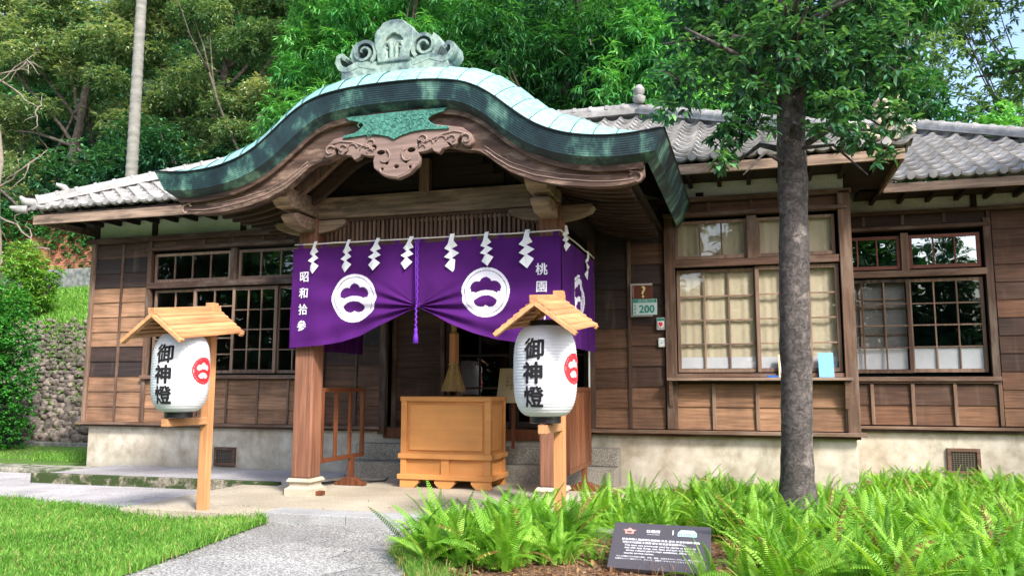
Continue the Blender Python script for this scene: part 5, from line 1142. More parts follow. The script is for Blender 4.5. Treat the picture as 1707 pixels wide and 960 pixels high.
def rosettes(C, per, L, Wd, droop=.5, out=None, spread=1.0):
    """leaf whorls at points C"""
    n = len(C); P = np.repeat(C, per, 0); a = rng.random(n*per)*2*np.pi; el = rng.normal(.15, .35, n*per)*spread
    D = np.stack([np.cos(a)*np.cos(el), np.sin(a)*np.cos(el), np.sin(el)-droop*rng.random(n*per)], 1)
    if out is not None: D = D+np.repeat(out, per, 0)*.5
    D = unit(D); Nn = np.tile([0, 0, 1.], (n*per, 1))+rng.normal(0, .25, (n*per, 3))
    return P+rng.normal(0, L*.12, (n*per, 3)), D, Nn, L*rng.uniform(.7, 1.2, n*per), Wd*rng.uniform(.8, 1.2, n*per)
def clump_points(cs, n, shell=.65, flat_=1.0):
    """n points over a set of clumps (x,y,z,r): mostly near the surface"""
    cs = np.array(cs, float); w = cs[:, 3]**2; k = rng.choice(len(cs), n, p=w/w.sum()); d = unit(rng.normal(0, 1, (n, 3))); r = (shell+(1-shell)*rng.random(n))**1.0*cs[k, 3]*rng.uniform(.75, 1.12, n)
    inner = rng.random(n) < .25; r[inner] *= rng.random(inner.sum())
    off_ = d*r[:, None]; off_[:, 2] *= flat_; return cs[k, :3]+off_, unit(off_), k
def trunk_mesh(segs, name, m, parent, n=9):
    mb = MB()
    for pts, rad in segs: mb.tube(pts, rad, n, .5)
    return mb.build(name, m, parent, smooth=True)
def wob(p, q, n, a, r0, r1):
    p, q = Vector(p), Vector(q); P = []; off_ = Vector((0, 0, 0))
    for i in range(n+1):
        f = i/n; P.append(p.lerp(q, f)+off_*(1 if 0 < i else 0)); off_ = off_*.7+Vector((random.uniform(-a, a), random.uniform(-a, a), random.uniform(-a, a)*.5))
    return P, [r0+(r1-r0)*i/n for i in range(n+1)]
def tree(base, cs, n, per, L, Wd, m, label, cat="tree", bark_=M_bark2, r0=.2, group=None, name="broadleaf_tree", flat_=1.0, droop=.5, tl=(.5, .22), limbs=10, top=None, trunkpts=None):
    g = empty(name, base, label, cat, group); cs = np.array(cs, float); segs = []
    top = top or tuple(cs[:, :3].mean(0)); P, rr = wob(base, top, 8, .1, r0, r0*.45); segs.append((P, rr))
    idx = np.argsort(-cs[:, 3])[:limbs]
    for k in idx:
        j = random.randint(3, 7); q = tuple(cs[k, :3]); A, ra = wob(P[j], q, 6, .12, r0*(.28 if name == 'layered_tree' else .36), .02); segs.append((A, ra))
        for _ in range(2):
            e = Vector(q)+Vector(rng.normal(0, cs[k, 3]*.6, 3)); segs.append(wob(A[random.randint(2, 5)], e, 5, .08, .035, .008))
    trunk_mesh(segs, "trunk", bark_, g)
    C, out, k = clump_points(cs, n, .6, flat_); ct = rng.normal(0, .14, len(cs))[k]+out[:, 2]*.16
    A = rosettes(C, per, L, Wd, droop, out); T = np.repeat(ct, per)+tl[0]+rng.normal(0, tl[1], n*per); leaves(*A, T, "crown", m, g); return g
def box_clumps(x0, x1, y0, y1, z0, z1, n, r0, r1):
    return [(rng.uniform(x0, x1), rng.uniform(y0, y1), rng.uniform(z0, z1), rng.uniform(r0, r1)) for _ in range(n)]

# ------------------------------------------------------------------ lawn grass
def inpoly(x, y, poly):
    c = np.zeros(len(x), bool); n = len(poly)
    for i in range(n):
        x0, y0 = poly[i]; x1, y1 = poly[(i+1) % n]; s_ = ((y0 > y) != (y1 > y)) & (x < (x1-x0)*(y-y0)/(y1-y0+1e-12)+x0); c ^= s_
    return c
def blades(x, y, z, h, w, T, name, m, lean=.5):
    n = len(x); a = rng.random(n)*2*np.pi; la = rng.random(n)*2*np.pi; le = rng.random(n)*lean*h
    dx, dy = np.cos(a)*w/2, np.sin(a)*w/2
    b0 = np.stack([x-dx, y-dy, z], 1); b1 = np.stack([x+dx, y+dy, z], 1); m0 = np.stack([x-dx*.8+np.cos(la)*le*.35, y-dy*.8+np.sin(la)*le*.35, z+h*.55], 1); m1 = np.stack([x+dx*.8+np.cos(la)*le*.35, y+dy*.8+np.sin(la)*le*.35, z+h*.55], 1)
    t = np.stack([x+np.cos(la)*le, y+np.sin(la)*le, z+h*(1-.2*lean)], 1); V = np.stack([b0, b1, m1, m0, t], 1).reshape(-1, 3); i = np.arange(n)[:, None]*5
    F = np.concatenate([i+np.array([[0, 1, 2]]), i+np.array([[0, 2, 3]]), i+np.array([[3, 2, 4]])], 1).reshape(-1, 3); o = npmesh(name, V, F, np.repeat(np.clip(T, 0, 1), 3), m); return o
n = 150000; u = rng.random(n); y = 3.6+4.1*u**1.15; x = -3.7-7.6*rng.random(n); ok = inpoly(x, y, LAWN) & (x > -y*1.25-2.2); x, y = x[ok], y[ok]
pat = np.sin(x*2.1+np.sin(y*1.7)*1.5)*np.sin(y*2.6+x*.7); ex = np.exp(-((x+5.6)**2+(y-6.75)**2)/.16)
h = .05+.025*rng.random(len(x))+.012*pat; keep = rng.random(len(x)) > ex*.8; x, y, h, pat = x[keep], y[keep], h[keep], pat[keep]
ed = []
for (a, b) in zip(LAWN[:10], LAWN[1:11]):
    for q in range(int(math.dist(a, b)*420)): f = random.random(); ed.append((a[0]*(1-f)+b[0]*f+random.gauss(.0, .02), a[1]*(1-f)+b[1]*f+random.gauss(0, .02)))
for (a, b) in zip(LAWN[12:], LAWN[13:]+LAWN[:1]):
    for q in range(int(math.dist(a, b)*260)): f = random.random(); ed.append((a[0]*(1-f)+b[0]*f+random.gauss(.0, .02), a[1]*(1-f)+b[1]*f+random.gauss(0, .03)))
ed = np.array(ed); eh = .045+.06*rng.random(len(ed)); bare = np.exp(-((ed[:, 0]+5.5)**2+(ed[:, 1]-6.75)**2)/.12); kp = rng.random(len(ed)) > bare*.8; ed, eh = ed[kp], eh[kp]
x = np.concatenate([x, ed[:, 0]]); y = np.concatenate([y, ed[:, 1]]); h = np.concatenate([h, eh]); pat = np.concatenate([pat, rng.normal(0, .5, len(ed))])
pt2 = np.sin(x*5.3+2*np.sin(y*3.1))*np.sin(y*6.1+1.5*np.sin(x*2.7)); kp = rng.random(len(x)) > .55*np.clip((pt2-.55)/.4, 0, 1); x, y, h, pat, pt2 = x[kp], y[kp], h[kp], pat[kp], pt2[kp]
TG_ = .5+.16*pat+.08*pt2+rng.normal(0, .2, len(x)); TG_ = np.clip(TG_, 0, .92); TG_[rng.random(len(x)) < .045+.1*np.clip(pt2-.3, 0, 1)] = 1; h = h*(1-.25*np.clip(pt2, 0, 1)+.25*np.clip(-pt2, 0, 1))
o = blades(x, y, np.full(len(x), -.07), h*(1+.5*(rng.random(len(x)) < .05)), np.full(len(x), .007)*(1+.3*rng.random(len(x))), TG_, "lawn_grass", M_grass, .9); tag(o, kind='stuff', label="short bright green lawn grass", cat="grass")

# ------------------------------------------------------------------ ferns
def frond_template(npair=27):
    """one sword fern frond along +X of length 1, arching; returns verts, tri faces"""
    V = []; F = []
    def spine(t): return np.array([t, 0, 0.])
    for i in range(npair):
        t = .06+.94*i/npair; w = .088*math.sin(math.pi*min(1, (.12+t*.92)))**.6*(1-.35*t)+.012; s0 = .94/npair*.66
        for s_ in (-1, 1):
            b = len(V); V += [(t, 0, 0), (t+s0, 0, 0), (t+s0*1.25+.02, s_*w, -.015), (t+s0*.2+.018, s_*w*.9, -.018)]; F += [(b, b+1, b+2), (b, b+2, b+3)] if s_ > 0 else [(b, b+2, b+1), (b, b+3, b+2)]
    return np.array(V), np.array(F)
FV, FF = frond_template()
def fronds(bases, az, L, lean, curl, wid, T, name):
    n = len(bases); t = FV[:, 0][None, :]; w = FV[:, 1][None, :]; dz = FV[:, 2][None, :]
    # arc: angle from vertical starts at lean, grows by curl
    th = lean[:, None]+curl[:, None]*t; K = 12; ts = np.linspace(0, 1, K+1)
    thc = lean[:, None]+curl[:, None]*ts[None, :]; hx = np.concatenate([np.zeros((n, 1)), np.cumsum((np.sin(thc[:, :-1])+np.sin(thc[:, 1:]))/2/K, 1)], 1); hz = np.concatenate([np.zeros((n, 1)), np.cumsum((np.cos(thc[:, :-1])+np.cos(thc[:, 1:]))/2/K, 1)], 1)
    tc = np.clip(FV[:, 0], 0, 1)*K; i0 = np.minimum(tc.astype(int), K-1); f = tc-i0
    X = hx[:, i0]*(1-f)+hx[:, i0+1]*f; Z = hz[:, i0]*(1-f)+hz[:, i0+1]*f
    tw = rng.normal(0, .5, n)[:, None]; 
    lx = X+np.cos(th)*dz*-1; ly = w*wid[:, None]*np.cos(tw); lz = Z+np.abs(w)*-.25*wid[:, None]+w*wid[:, None]*np.sin(tw)
    lx *= L[:, None]; ly *= L[:, None]; lz *= L[:, None]
    ca, sa = np.cos(az)[:, None], np.sin(az)[:, None]; V = np.stack([bases[:, 0:1]+lx*ca-ly*sa, bases[:, 1:2]+lx*sa+ly*ca, bases[:, 2:3]+lz], -1).reshape(-1, 3)
    F = (FF[None]+(np.arange(n)*len(FV))[:, None, None]).reshape(-1, 3); TT = np.repeat(T, len(FF))+np.tile(np.repeat(rng.normal(0, .03, len(FF)//2), 2), n)
    return npmesh(name, V, F, np.clip(TT, 0, 1), M_fern)
def fern_set(x, y, z0, hs, name, per=9):
    n = len(x); P = np.repeat(np.stack([x, y, np.full(n, z0)], 1), per, 0)+rng.normal(0, .035, (n*per, 3))*np.array([1, 1, .1]); m_ = n*per
    az = rng.random(m_)*2*np.pi; L = np.repeat(hs, per)*rng.uniform(.6, 1.25, m_); lean = np.abs(rng.normal(.25, .24, m_)); curl = rng.uniform(.4, 1.9, m_); wid = rng.uniform(.6, 1.2, m_)
    return fronds(P, az, L, lean, curl, wid, np.where(rng.random(m_) < .035, 1.0, np.clip(.48+rng.normal(0, .22, m_)+np.repeat(rng.normal(0, .12, n), per), 0, .9)), name)
# big clump left of the sign
n = 85; a = rng.random(n)*2*np.pi; r_ = np.sqrt(rng.random(n)); x = -1.92+.62*r_*np.cos(a); y = 6.08+.66*r_*np.sin(a)
tag(fern_set(x, y, -.06, np.full(n, .41)*rng.uniform(.65, 1.2, n), "fern_clump", 15), "big bright green sword fern clump beside the grey path", "fern")
# the bed
px = []; py = []; ph = []
N = 1300
while len(px) < N:
    x = rng.uniform(-1.5, 4.6); y = rng.uniform(5.2, 11.6)
    if x > y*.62+.3: continue
    if x < -1.15+.0 and y < 6.8: continue
    if -1.2 < x < -.12 and y < 7.0: continue          # bare soil round the sign
    if x < -.1 and y < 6.2: continue
    if x < -.95 and y > 8.6: continue
    if x < 1.25 and y > 10.2: continue
    if (x-.37)**2+(y-7.9)**2 < .04: continue
    dens = 1 if y < 9 else .7
    if rng.random() > dens: continue
    px.append(x); py.append(y); ph.append((.36 if y < 7.4 else .31 if y < 8.6 else .26)*rng.uniform(.55, 1.35))
tag(fern_set(np.array(px), np.array(py), -.06, np.array(ph), "fern_bed", 12), "dense bed of bright sword ferns round the tree trunk", "ferns", kind='stuff')
for (x, y, h_) in ((-1.12, 5.98, .24), (-1.0, 6.72, .3), (-.3, 5.5, .35)):
    tag(fern_set(np.array([x]), np.array([y]), -.06, np.array([h_]), "fern", 11), {(-1.12): "small fern at the sign's left edge", (-1.0): "small fern behind the sign's top left corner", (-.3): "fern leaning in at the sign's lower right corner"}[x], "fern")
n = 5200; t = rng.random(n); bx_ = np.interp(t, [0, .25, .5, .75, 1], [-1.9, -2.28, -2.7, -2.72, -2.6]); by_ = np.interp(t, [0, .25, .5, .75, 1], [4.5, 5.3, 5.9, 6.3, 6.7]); x = bx_+np.abs(rng.normal(0, .16, n)); y = by_+rng.normal(0, .06, n)
o = blades(x, y, np.full(n, -.06), rng.uniform(.03, .13, n), np.full(n, .005), np.where(rng.random(n) < .2, 1.0, .4+rng.normal(0, .2, n)), "edge_weeds", M_grass, 1.1); tag(o, kind='stuff')
# litter on the soil
n = 900; x = rng.uniform(-2.6, .1, n); y = rng.uniform(5.0, 7.2, n); ok = inpoly(x, y, BED); x, y = x[ok], y[ok]; n = len(x)
M_litter = leafmat("fallen_leaves", (.09, .04, .02), (.22, .11, .05), (.4, .25, .12), .8, .1, .1)
o = leaves(np.stack([x, y, np.full(n, -.05)], 1), np.stack([rng.normal(0, 1, n), rng.normal(0, 1, n), rng.random(n)*.3], 1), np.tile([0, 0, 1.], (n, 1)), rng.uniform(.03, .08, n), rng.uniform(.015, .035, n), rng.random(n), "leaf_litter", M_litter); tag(o, kind='stuff')
n = 260; x = rng.uniform(-1.9, -.2, n); y = rng.uniform(5.4, 6.0, n); o = blades(x, y, np.full(n, -.06), rng.uniform(.04, .2, n), np.full(n, .003), rng.random(n), "dry_grass", M_litter, 1.2); tag(o, kind='stuff')

n = 70; x = rng.uniform(-4.6, -1.5, n); y = rng.uniform(4.6, 9.0, n); z = np.where(y < 7, -.075, .01); ok = (x > -4.1) & ~((x < -2.9) & (y > 9)) & ~inpoly(x, y, BED); x, y, z = x[ok], y[ok], z[ok]; n = len(x)
o = leaves(np.stack([x, y, z], 1), np.stack([rng.normal(0, 1, n), rng.normal(0, 1, n), rng.random(n)*.15], 1), np.tile([0, 0, 1.], (n, 1)), rng.uniform(.02, .05, n), rng.uniform(.01, .022, n), rng.random(n), "fallen_leaves", M_litter); tag(o, kind='stuff')
# ------------------------------------------------------------------ foreground tree
FT = empty("camphor_tree", (.4, 7.95, -.06), "dark flaky-barked tree rising from the ferns in front of the blinds window", "tree")
tp = [(.40, 7.95, -.1), (.39, 7.95, .15), (.385, 7.95, .4), (.4, 7.95, .9), (.415, 7.95, 1.6), (.43, 7.95, 2.3), (.45, 7.95, 3.0), (.455, 7.95, 3.5), (.46, 7.95, 4.2), (.42, 8.0, 5.2), (.46, 8.0, 6.4)]
tr_ = [.175, .158, .146, .139, .135, .134, .134, .132, .118, .09, .055]
P = []; rr = []
for i in range(len(tp)-1):
    for j in range(6): f = j/6; P.append(Vector(tp[i]).lerp(Vector(tp[i+1]), f)+Vector((random.uniform(-.004, .004), random.uniform(-.004, .004), 0))); rr.append((tr_[i]*(1-f)+tr_[i+1]*f)*random.uniform(.975, 1.03))
mb = MB(); mb.tube(P, rr, 22, .5)
ends = []
for k in range(26):
    z = random.uniform(3.3, 6.2); a = random.random()*6.28; b = Vector((.45, 7.95, z)); L = random.uniform(.7, 1.6) if z > 3.8 else random.uniform(.5, .9); e = b+Vector((math.cos(a)*L, math.sin(a)*L*.8, random.uniform(.0, .7))); mid = b.lerp(e, .5)+Vector((0, 0, .15)); mb.tube([b, mid, e], [.04, .025, .01], 7, .5); ends.append(e)
for p0, p1, p2 in (((.5, 7.9, 3.45), (.8, 7.7, 3.4), (1.05, 7.5, 3.05)), ((.4, 7.9, 3.3), (.2, 7.6, 3.35), (0, 7.4, 3.1)), ((.5, 7.95, 4.0), (.9, 7.9, 3.9), (1.3, 7.8, 3.5))): mb.tube([p0, p1, p2], [.022, .014, .006], 6, .5)
FTM = mb
FC = [(-.55, 7.7, 4.15, .34), (-.25, 7.9, 4.4, .45), (.1, 7.6, 3.95, .42), (.35, 7.5, 4.4, .5), (.75, 7.6, 4.1, .48), (1.15, 7.8, 4.2, .42), (1.4, 7.9, 4.45, .35), (.0, 8.1, 4.8, .5), (.6, 8.0, 4.9, .6), (1.1, 8.1, 4.8, .5), (-.4, 8.0, 4.8, .4), (.3, 8.3, 5.4, .7), (1.2, 8.2, 5.3, .5), (-.1, 7.5, 3.55, .24), (-.16, 7.45, 3.25, .15), (.15, 7.6, 3.6, .2), (.8, 7.5, 3.7, .33), (1.02, 7.5, 3.38, .24), (1.15, 7.45, 3.15, .13), (.62, 7.5, 3.5, .16), (-.7, 7.6, 3.85, .15), (1.45, 7.9, 3.95, .26), (1.32, 7.75, 3.66, .2), (1.6, 7.9, 3.75, .14), (.45, 7.7, 5.8, .8), (-.5, 7.8, 5.3, .5)]
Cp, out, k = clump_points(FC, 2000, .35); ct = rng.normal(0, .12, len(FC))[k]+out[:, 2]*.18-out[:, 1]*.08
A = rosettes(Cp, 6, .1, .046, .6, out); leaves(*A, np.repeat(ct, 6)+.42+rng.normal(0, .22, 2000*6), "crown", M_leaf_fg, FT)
mb = FTM
for q in range(170):
    i = random.randrange(len(Cp)); c_ = FC[k[i]]; mb.tube([Vector(c_[:3]), Vector(c_[:3]).lerp(Vector(Cp[i]), .6)+Vector((0, 0, .04)), Vector(Cp[i])], [.007, .005, .003], 4, .5)
tk = mb.build("trunk", M_bark, FT, smooth=True)
from mathutils import noise as mnoise
for v in tk.data.vertices[:22*60]:
    c_ = Vector((.43, 7.95, v.co.z)); d = v.co-c_; d.z = 0
    if d.length > .25: continue
    a_ = math.atan2(d.y, d.x); k_ = mnoise.noise(v.co*3.5)*.012+mnoise.noise(Vector((v.co.x*14, v.co.y*14, v.co.z*9)))*.006; fl = max(0, .35-v.co.z)*.09*(1+.8*math.sin(a_*4+1)); v.co += d.normalized()*(k_+fl)


# ------------------------------------------------------------------ hill and far slope
mb = MB(); nxh, nyh = 60, 24; vs = []
for j in range(nyh+1):
    for i in range(nxh+1):
        x = -90+i*2.4; y = 19+j*2.2; f = max(0, (y-19))/16; ht = .4*min(8, y-19)+26*(1-math.exp(-max(0, y-27)/9))
        side = 1/(1+math.exp((x-3.5)/1.6)); back_ = .35; z = 1.6*side+ht*(side*.95+.05)+math.sin(x*.7)*math.cos(y*.5)*.5*min(1, f*2)
        vs.append((x, y, -.14+z if j > 0 else -.14))
mb.add(vs, [(j*(nxh+1)+i, j*(nxh+1)+i+1, (j+1)*(nxh+1)+i+1, (j+1)*(nxh+1)+i) for j in range(nyh) for i in range(nxh)], .5)
tag(mb.build("hill", M_hill, smooth=True), kind='structure')
# left bank: grass strip, cobbled embankment, grassy slope, walls
TOE = 13.6
mb = MB(); mb.add([(-30, 10.7, -.1), (-9.9, 10.7, -.1), (-9.9, 13.6, 0), (-30, 13.5, 0)], [(0, 1, 2, 3)], .5)
mb.add([(-30, TOE, 0), (-9.9, TOE, 0), (-9.9, 15.6, 2.8), (-30, 15.6, 2.8)], [(0, 1, 2, 3)], .5); mb.add([(-30, 15.6, 2.8), (-9.9, 15.6, 2.8), (-9.9, 18.4, 3.95), (-30, 18.4, 3.95)], [(0, 1, 2, 3)], .5)
tag(mb.build("grassy_bank", M_turf), kind='structure')
mb = MB(); 
for k in range(12): mb.box(-24+k*1.1, -24+k*1.1+1.09, 13.42, 13.58, -.1, .07)
tag(mb.build("bank_kerb", M_conc, bevel=.01), kind='structure')
mb = MB()
def pebble(mb, c, r, T_):
    q = Matrix.Rotation(random.random()*6.28, 3, 'Z') @ Matrix.Rotation(random.uniform(-.5, .5), 3, 'X'); sx, sy_, sz = r*random.uniform(.9, 1.5), r*random.uniform(.7, 1.1), r*random.uniform(.55, .85)
    vs = []; 
    for a in (-.9, -.35, .35, .9):
        for b in range(8):
            v = Vector((math.cos(a)*math.cos(b*.785), math.cos(a)*math.sin(b*.785), math.sin(a)))*random.uniform(.88, 1.1); vs.append(c+q @ Vector((v.x*sx, v.y*sy_, v.z*sz)))
    fs = [(i*8+k, i*8+(k+1) % 8, (i+1)*8+(k+1) % 8, (i+1)*8+k) for i in range(3) for k in range(8)]+[tuple(range(7, -1, -1)), tuple(24+k for k in range(8))]; mb.add(vs, fs, T_)
for j in range(31):
    f = (j+.5)/31; r_ = .17-.09*f**.7; x = -19.
    while x < -11.2:
        cx_ = x+random.uniform(-.04, .04); ff = f+random.uniform(-.012, .012); xm = -15.9+2.3*f*.2
        if not (f > .93 and random.random() < .5): pebble(mb, Vector((cx_, TOE+2.0*ff, 2.8*ff+.02)), r_*random.uniform(.75, 1.15), random.random())
        x += r_*1.75*random.uniform(.85, 1.2)
tag(mb.build("cobblestone_bank", M_cobble, smooth=True), "steep bank faced with rounded river cobbles", "stone bank", kind='stuff')
# grass on bank
n = 26000; x = rng.uniform(-21, -10, n); t = rng.random(n); y = 15.2+3.2*t; z = np.where(y < 15.6, 2.8-(15.6-y)*1.4, 2.8+(y-15.6)*.41); o = blades(x, y, z, rng.uniform(.06, .2, n), np.full(n, .022), .55+rng.normal(0, .2, n), "bank_grass", M_grass, .9); tag(o, kind='stuff')
n = 16000; x = rng.uniform(-19, -10, n); y = rng.uniform(11.3, 13.4, n); keep = (rng.random(n) < .25+.75*(x+.9*(y-12.4) > -13.0)); x, y = x[keep], y[keep]; n = len(x); o = blades(x, y, np.full(n, -.07), rng.uniform(.04, .09, n), np.full(n, .014), .5+rng.normal(0, .2, n), "verge_grass", M_grass, .9); tag(o, kind='stuff')
n = 500; x = rng.uniform(-18, -11.5, n); f = rng.random(n)**.7; C = np.stack([x, TOE+2.0*f-.05, 2.8*f+.1], 1); A = rosettes(C, 6, .07, .03, .2); o = leaves(*A, .5+rng.normal(0, .2, n*6), "bank_weeds", M_grass); tag(o, kind='stuff')
mb = MB(); mb.box(-30, -9.5, 18.4, 18.7, 3.2, 4.55, .5); tag(mb.build("retaining_wall", M_conc, bevel=.02), "low grey concrete wall along the top of the bank", "wall")
mb = MB(); mb.box(-34, -9.0, 19.3, 19.6, 3.2, 6.3, .5); tag(mb.build("brick_wall", M_brick, bevel=.02), "orange brick wall partly covered in ivy behind the bank", "wall")
# ivy on the wall
n = 2600; x = rng.uniform(-26, -12, n); z = 4.5+2.2*rng.random(n)**.6; keep = (np.sin(x*1.3)*.5+np.sin(x*.6+2)*.5+(z-5.1)*.8+rng.normal(0, .3, n)) > .1; C = np.stack([x, rng.uniform(19.1, 19.28, n), z], 1)[keep]
A = rosettes(C, 6, .13, .08, .4, np.tile([0, -1., 0], (len(C), 1))); o = leaves(*A, .5+rng.normal(0, .22, len(C)*6), "ivy", M_leaf_b); tag(o, "ivy hanging over the orange brick wall", "ivy", kind='stuff')

# ------------------------------------------------------------------ hedge and shrubs at the left edge
def shrub(name, cs, n, per, L, Wd, m, label, tl=(.5, .2), shell=.8, flat_=1.0, cat="shrub", droop=.3):
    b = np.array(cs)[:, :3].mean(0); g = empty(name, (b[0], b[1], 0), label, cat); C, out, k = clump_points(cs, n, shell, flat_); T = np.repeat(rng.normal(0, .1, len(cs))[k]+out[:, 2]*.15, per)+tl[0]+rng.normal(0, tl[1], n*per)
    A = rosettes(C, per, L, Wd, droop, out); leaves(*A, T, "foliage", m, g)
    segs = [wob((b[0], b[1], b[2]-1.0 if b[2] > 3.2 else -.1), tuple(c[:3]), 5, .05, .04, .012) for c in cs[:12]]; trunk_mesh(segs, "stems", M_bark2, g, 6); return g
hc = [(-14.25+dx, 12.2+dy, z, r_) for z, r_ in ((.45, .7), (1.0, .78), (1.6, .78), (2.2, .7), (2.8, .55)) for dx, dy in ((-.9, 0), (-.2, -.2), (-.1, .3), (-1.4, .4))]
shrub("clipped_hedge", hc, 9000, 7, .07, .045, M_hedge, "dense dark glossy clipped hedge at the left edge", (.5, .22), .9)
shrub("leafy_shrub", [(-17.2, 15.8, 3.6, .6), (-16.8, 15.8, 3.3, .4), (-16.6, 15.8, 3.8, .3), (-17.3, 15.7, 4.3, .6), (-16.4, 15.8, 4.0, .2), (-17.1, 15.8, 4.1, .35), (-17.4, 15.7, 3.4, .7)], 900, 7, .13, .04, M_grass, "pale green loose shrub above the clipped hedge", (.55, .2), .5)
# ------------------------------------------------------------------ trees behind
# areca palm trunk
g = empty("palm_tree", (-17.2, 19.0, 4), "tall slender ringed palm trunk rising behind the left roof", "palm tree")
mb = MB(); P = []; rr = []
for i in range(150): z = 3.5+i*.085; P.append((-17.2-.004*(z-7), 19.0, z)); rr.append(.18-.0035*i*.1+(.012 if i % 3 == 0 else 0))
mb.tube(P, rr, 16, .5); mb.build("trunk", M_palm, g, smooth='auto')
mb = MB()
for k in range(12):
    a = k*.53; P = [Vector((-17.3+math.cos(a)*r_, 19+math.sin(a)*r_, 16.2+1.6*math.sin(r_*.9))) for r_ in np.linspace(0, 3, 8)]; mb.tube(P, [.05-.005*i for i in range(8)], 5, .5)
    for i in range(1, 8):
        for s_ in (-1, 1):
            for q in (0, .4): p = P[i-1].lerp(P[i], q+.3); d = Vector((-math.sin(a)*s_*.7, math.cos(a)*s_*.7, -.3)); mb.add([p, p+d*.3+Vector((0, 0, .03)), p+d, p+d*.3-Vector((0, 0, .05))], [(0, 1, 2, 3)], random.random())
mb.build("palm_fronds", M_leaf_b, g)
# dark, tall masses first (far), then layered olive trees, then the bright ones close behind the roof
TG = "trees on the slope behind the office"
def pads(x0, x1, y0, y1, z0, z1, n, r0, r1): return box_clumps(x0, x1, y0, y1, z0, z1, n, r0, r1)
tree((-27, 26, 6), pads(-33, -21, 25, 28, 5.5, 20, 80, .9, 1.6), 12500, 6, .22, .085, M_leaf_o, "spreading olive-topped tree at the far left of the slope", flat_=.42, r0=.3, group=TG, tl=(.55, .22), limbs=10, name="layered_tree", droop=.15, top=(-26, 26, 14))
tree((-19.5, 25, 6), pads(-24, -13, 23.5, 26.5, 8, 19.5, 76, .9, 1.6), 12500, 6, .22, .085, M_leaf_o, "spreading olive-topped tree behind the palm trunk", flat_=.42, r0=.28, group=TG, tl=(.52, .22), limbs=10, name="layered_tree", droop=.15, top=(-18.5, 25, 14))
tree((-15.2, 22, 6), pads(-17.8, -11.5, 21.5, 24, 7.2, 14, 40, .6, 1.1), 6500, 6, .17, .06, M_leaf_o, "olive tree with a bare forked trunk right of the palm", flat_=.45, r0=.2, group=TG, tl=(.45, .22), limbs=8, name="layered_tree", droop=.15, top=(-15.2, 22, 10))
tree((-24, 23, 5), pads(-29, -19, 21.5, 24, 4, 10, 36, .8, 1.4), 6500, 6, .2, .09, M_leaf_d, "dark broadleaf tree low on the slope left of the palm", r0=.2, group=TG, tl=(.45, .2))
tree((-17, 22.5, 5), pads(-20, -12, 21, 23, 4.5, 9, 32, .7, 1.2), 5600, 6, .2, .09, M_leaf_d, "dark broadleaf tree low on the slope right of the palm", r0=.2, group=TG, tl=(.45, .2))
shrub("bright_bush", [(-15.6, 18.9, 6.1, .7), (-14.9, 18.8, 6.3, .6), (-14.2, 18.9, 6.2, .5), (-13.5, 18.9, 6.4, .6), (-16.6, 18.8, 5.9, .8), (-12.9, 18.9, 6.5, .5), (-17.5, 18.8, 5.6, .6), (-16.2, 18.7, 5.2, .5)], 1500, 7, .15, .06, M_leaf_a, "bright green bushes just over the left roof", (.5, .2))
# bare twiggy branches on the far left
bt = empty("bare_tree", (-20.5, 18, 3.5), "pale bare-branched tree at the left edge", "tree"); segs = [wob((-20.3, 17.9, 3.4), (-21.4, 17.9, 10.5), 8, .12, .09, .05)]; P0 = segs[0][0]
for k in range(9):
    p = P0[random.randint(2, 8)]; e = p+Vector((random.uniform(-1.2, 2.6), random.uniform(-.8, .5), random.uniform(-1.6, 1.6))); A = wob(p, e, 6, .14, .035, .012); segs.append(A)
    for q in range(3): s0 = A[0][random.randint(2, 6)]; segs.append(wob(s0, s0+Vector((random.uniform(-.8, 1), random.uniform(-.4, .4), random.uniform(-1, .8))), 5, .08, .022, .006))
trunk_mesh(segs, "trunk", flat("pale_bark", (.2, .165, .13), .9, 0, .3, 8, .3), bt, 7)
# bright trees close behind the roof
ta = tree((-8.8, 19.5, 3), pads(-12.2, -6.4, 18, 20.5, 6.7, 13.2, 40, .6, 1.1), 4000, 9, .27, .05, M_leaf_a, "bright long-leaved tree left of the roof crest", r0=.2, group=TG, tl=(.52, .2), droop=.9)
tree((-4.4, 19.5, 3), pads(-6.6, -2.0, 18, 20.5, 6.5, 13.0, 38, .6, 1.1), 3200, 9, .27, .05, M_leaf_b, "mid-green long-leaved tree right of the roof crest", r0=.2, group=TG, tl=(.5, .2), droop=.9)
tree((-.6, 18.5, 3), pads(-2.6, 1.6, 17, 20, 5.6, 11.5, 34, .6, 1.05), 3200, 9, .26, .05, M_leaf_a, "bright long-leaved tree above the tiled ridge finial", r0=.2, group=TG, tl=(.46, .2), droop=.9)
tree((3.2, 19.5, 3), pads(1.2, 4.4, 17.5, 20.5, 5.8, 11.5, 24, .6, 1.0), 2300, 9, .24, .055, M_leaf_b, "mid-green tree behind the foreground tree's crown", r0=.18, group=TG, tl=(.46, .2), droop=.8)
for nm, (xa, xb, ya, yb, za, zb_), lab in (("d", (-13.5, -7.5, 23, 25.5, 7, 14, ), "dark tree filling the gap left of the roof crest"), ("e", (-7.5, -.5, 22.5, 25, 6.5, 14), "dark tree filling the gap behind the roof crest"), ("f", (-.5, 4.5, 22, 25, 5.5, 13), "dark tree low behind the right of the ridge")):
    tree(((xa+xb)/2, (ya+yb)/2, 3), pads(xa, xb, ya, yb, za, zb_, 34, .8, 1.5), 3600, 7, .28, .09, M_leaf_d, lab, r0=.25, group=TG, tl=(.5, .2), droop=.7)
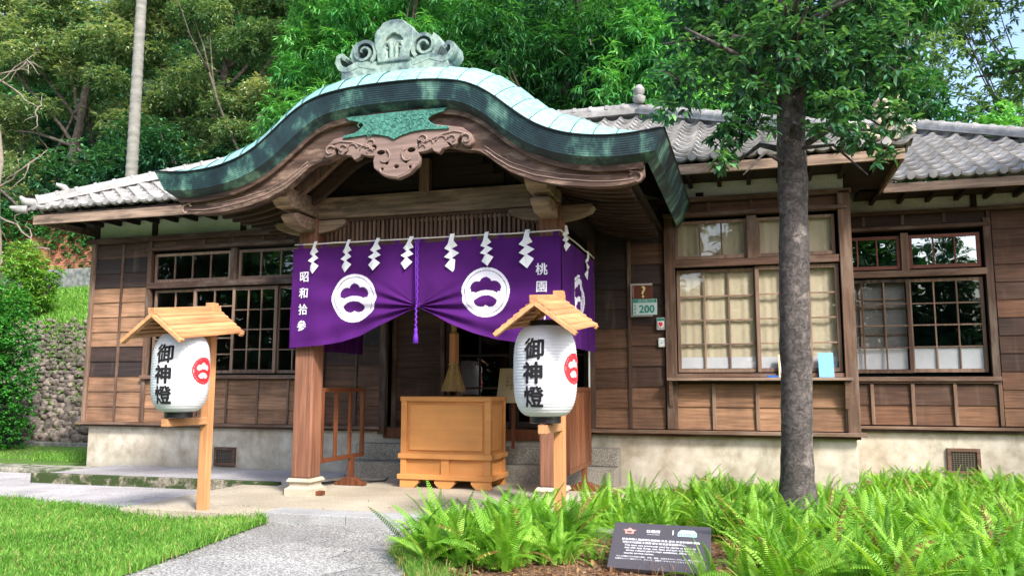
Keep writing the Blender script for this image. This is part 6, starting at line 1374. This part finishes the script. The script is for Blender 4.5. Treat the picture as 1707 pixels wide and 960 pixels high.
# right: thin trees against the sky, haze put into their leaf colour, and an overhanging branch
tree((11, 34, 0), pads(6, 19, 31, 36, 7, 22, 70, .9, 1.8), 8500, 6, .26, .1, M_leaf_s, "pale thin tree far behind the right wing against the sky", r0=.25, group=TG, tl=(.5, .22), name="haze_tinted_tree")
tree((6.2, 20, 0), pads(4.2, 9.5, 18.5, 21, 5.2, 7.0, 16, .5, .8), 1900, 7, .16, .07, M_leaf_a, "bright rounded tree just over the right wing roof", r0=.16, group=TG, tl=(.55, .2))
ob = empty("overhanging_tree", (5.6, 10.5, -.1), "dark-leaved tree reaching in over the right wing from outside the frame", "tree")
segs = [wob((5.6, 10.3, -.1), (5.3, 10.2, 6.5), 8, .05, .16, .1), wob((5.35, 10.2, 4.9), (2.6, 10.0, 4.75), 8, .06, .05, .012), wob((5.35, 10.2, 5.4), (3.2, 9.9, 5.6), 8, .06, .05, .012), wob((5.35, 10.2, 4.6), (3.6, 10.0, 4.55), 6, .05, .03, .01)]
trunk_mesh(segs, "trunk", M_bark, ob)
OC = [(3.2, 10, 4.75, .3), (3.7, 10.1, 4.85, .42), (4.2, 10.0, 4.7, .4), (3.9, 10, 5.2, .35), (4.5, 10.1, 5.2, .5), (3.4, 9.9, 4.5, .22), (4.3, 10, 4.35, .2), (4.8, 10, 4.8, .5), (2.8, 10, 4.85, .2), (3.6, 9.9, 5.6, .25), (4.6, 10, 5.8, .5)]
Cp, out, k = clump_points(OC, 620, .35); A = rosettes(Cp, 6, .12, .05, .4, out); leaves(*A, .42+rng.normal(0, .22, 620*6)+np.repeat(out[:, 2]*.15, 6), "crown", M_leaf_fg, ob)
# trees behind the photographer: they are what the old panes mirror
for (x, y, h_, lab) in ((9, -16, 9, "dark conifer across the grounds, mirrored in the wing windows"), (16, -13, 11, "tall dark conifer mirrored in the wing windows, further right"), (-10, -20, 9, "broad tree across the grounds, mirrored in the left windows")):
    cs = [(x+rng.normal(0, .5*(1-f)+.1), y+rng.normal(0, .5*(1-f)+.1), 1.5+h_*f, 1.6*(1-f)+.25) for f in np.linspace(0, 1, 16)]
    tree((x, y, -.1), cs, 1600, 6, .35, .1, M_leaf_d, lab, r0=.2, group="trees across the grounds", name="conifer_tree")

# undergrowth all over the hill, and an unseen tree belt added to darken the pane reflections
def hillz(x, y): return 1.6/(1+np.exp((x-3.5)/1.6))+(.4*np.clip(y-19, 0, 8)+26*(1-np.exp(-np.maximum(0, y-27)/9)))*(.95/(1+np.exp((x-3.5)/1.6))+.05)
n = 13000; x = rng.uniform(-46, 8, n); y = 22+18*rng.random(n); C = np.stack([x, y, hillz(x, y)+rng.uniform(-.2, 1.0, n)], 1)
A = rosettes(C, 7, .42, .15, .5, np.tile([0, -.7, .5], (n, 1))); T = np.repeat(.45+.3*np.sin(x*.9+np.sin(y*.8)*2)*np.sin(y*.7+x*.3), 7)+rng.normal(0, .2, n*7)
tag(leaves(*A, T, "hillside_wood", M_leaf_d), "dense dark green undergrowth covering the hillside", "woodland", kind='stuff')
n = 17000; x = rng.uniform(-60, 45, n); top_h = 9+2.5*np.sin(x*.35)+1.5*np.sin(x*1.1+1)-5.5*np.exp(-((x-13)/5)**2); y = rng.uniform(-24, -17, n); C = np.stack([x, y, top_h*rng.random(n)**.8], 1)
A = rosettes(C, 6, .8, .35, .3, np.tile([0, .6, .3], (n, 1))); tag(leaves(*A, .4+rng.normal(0, .25, n*6), "mirrored_tree_belt", M_leaf_d), "unseen tree belt added for the panes to mirror", "woodland", kind='stuff')
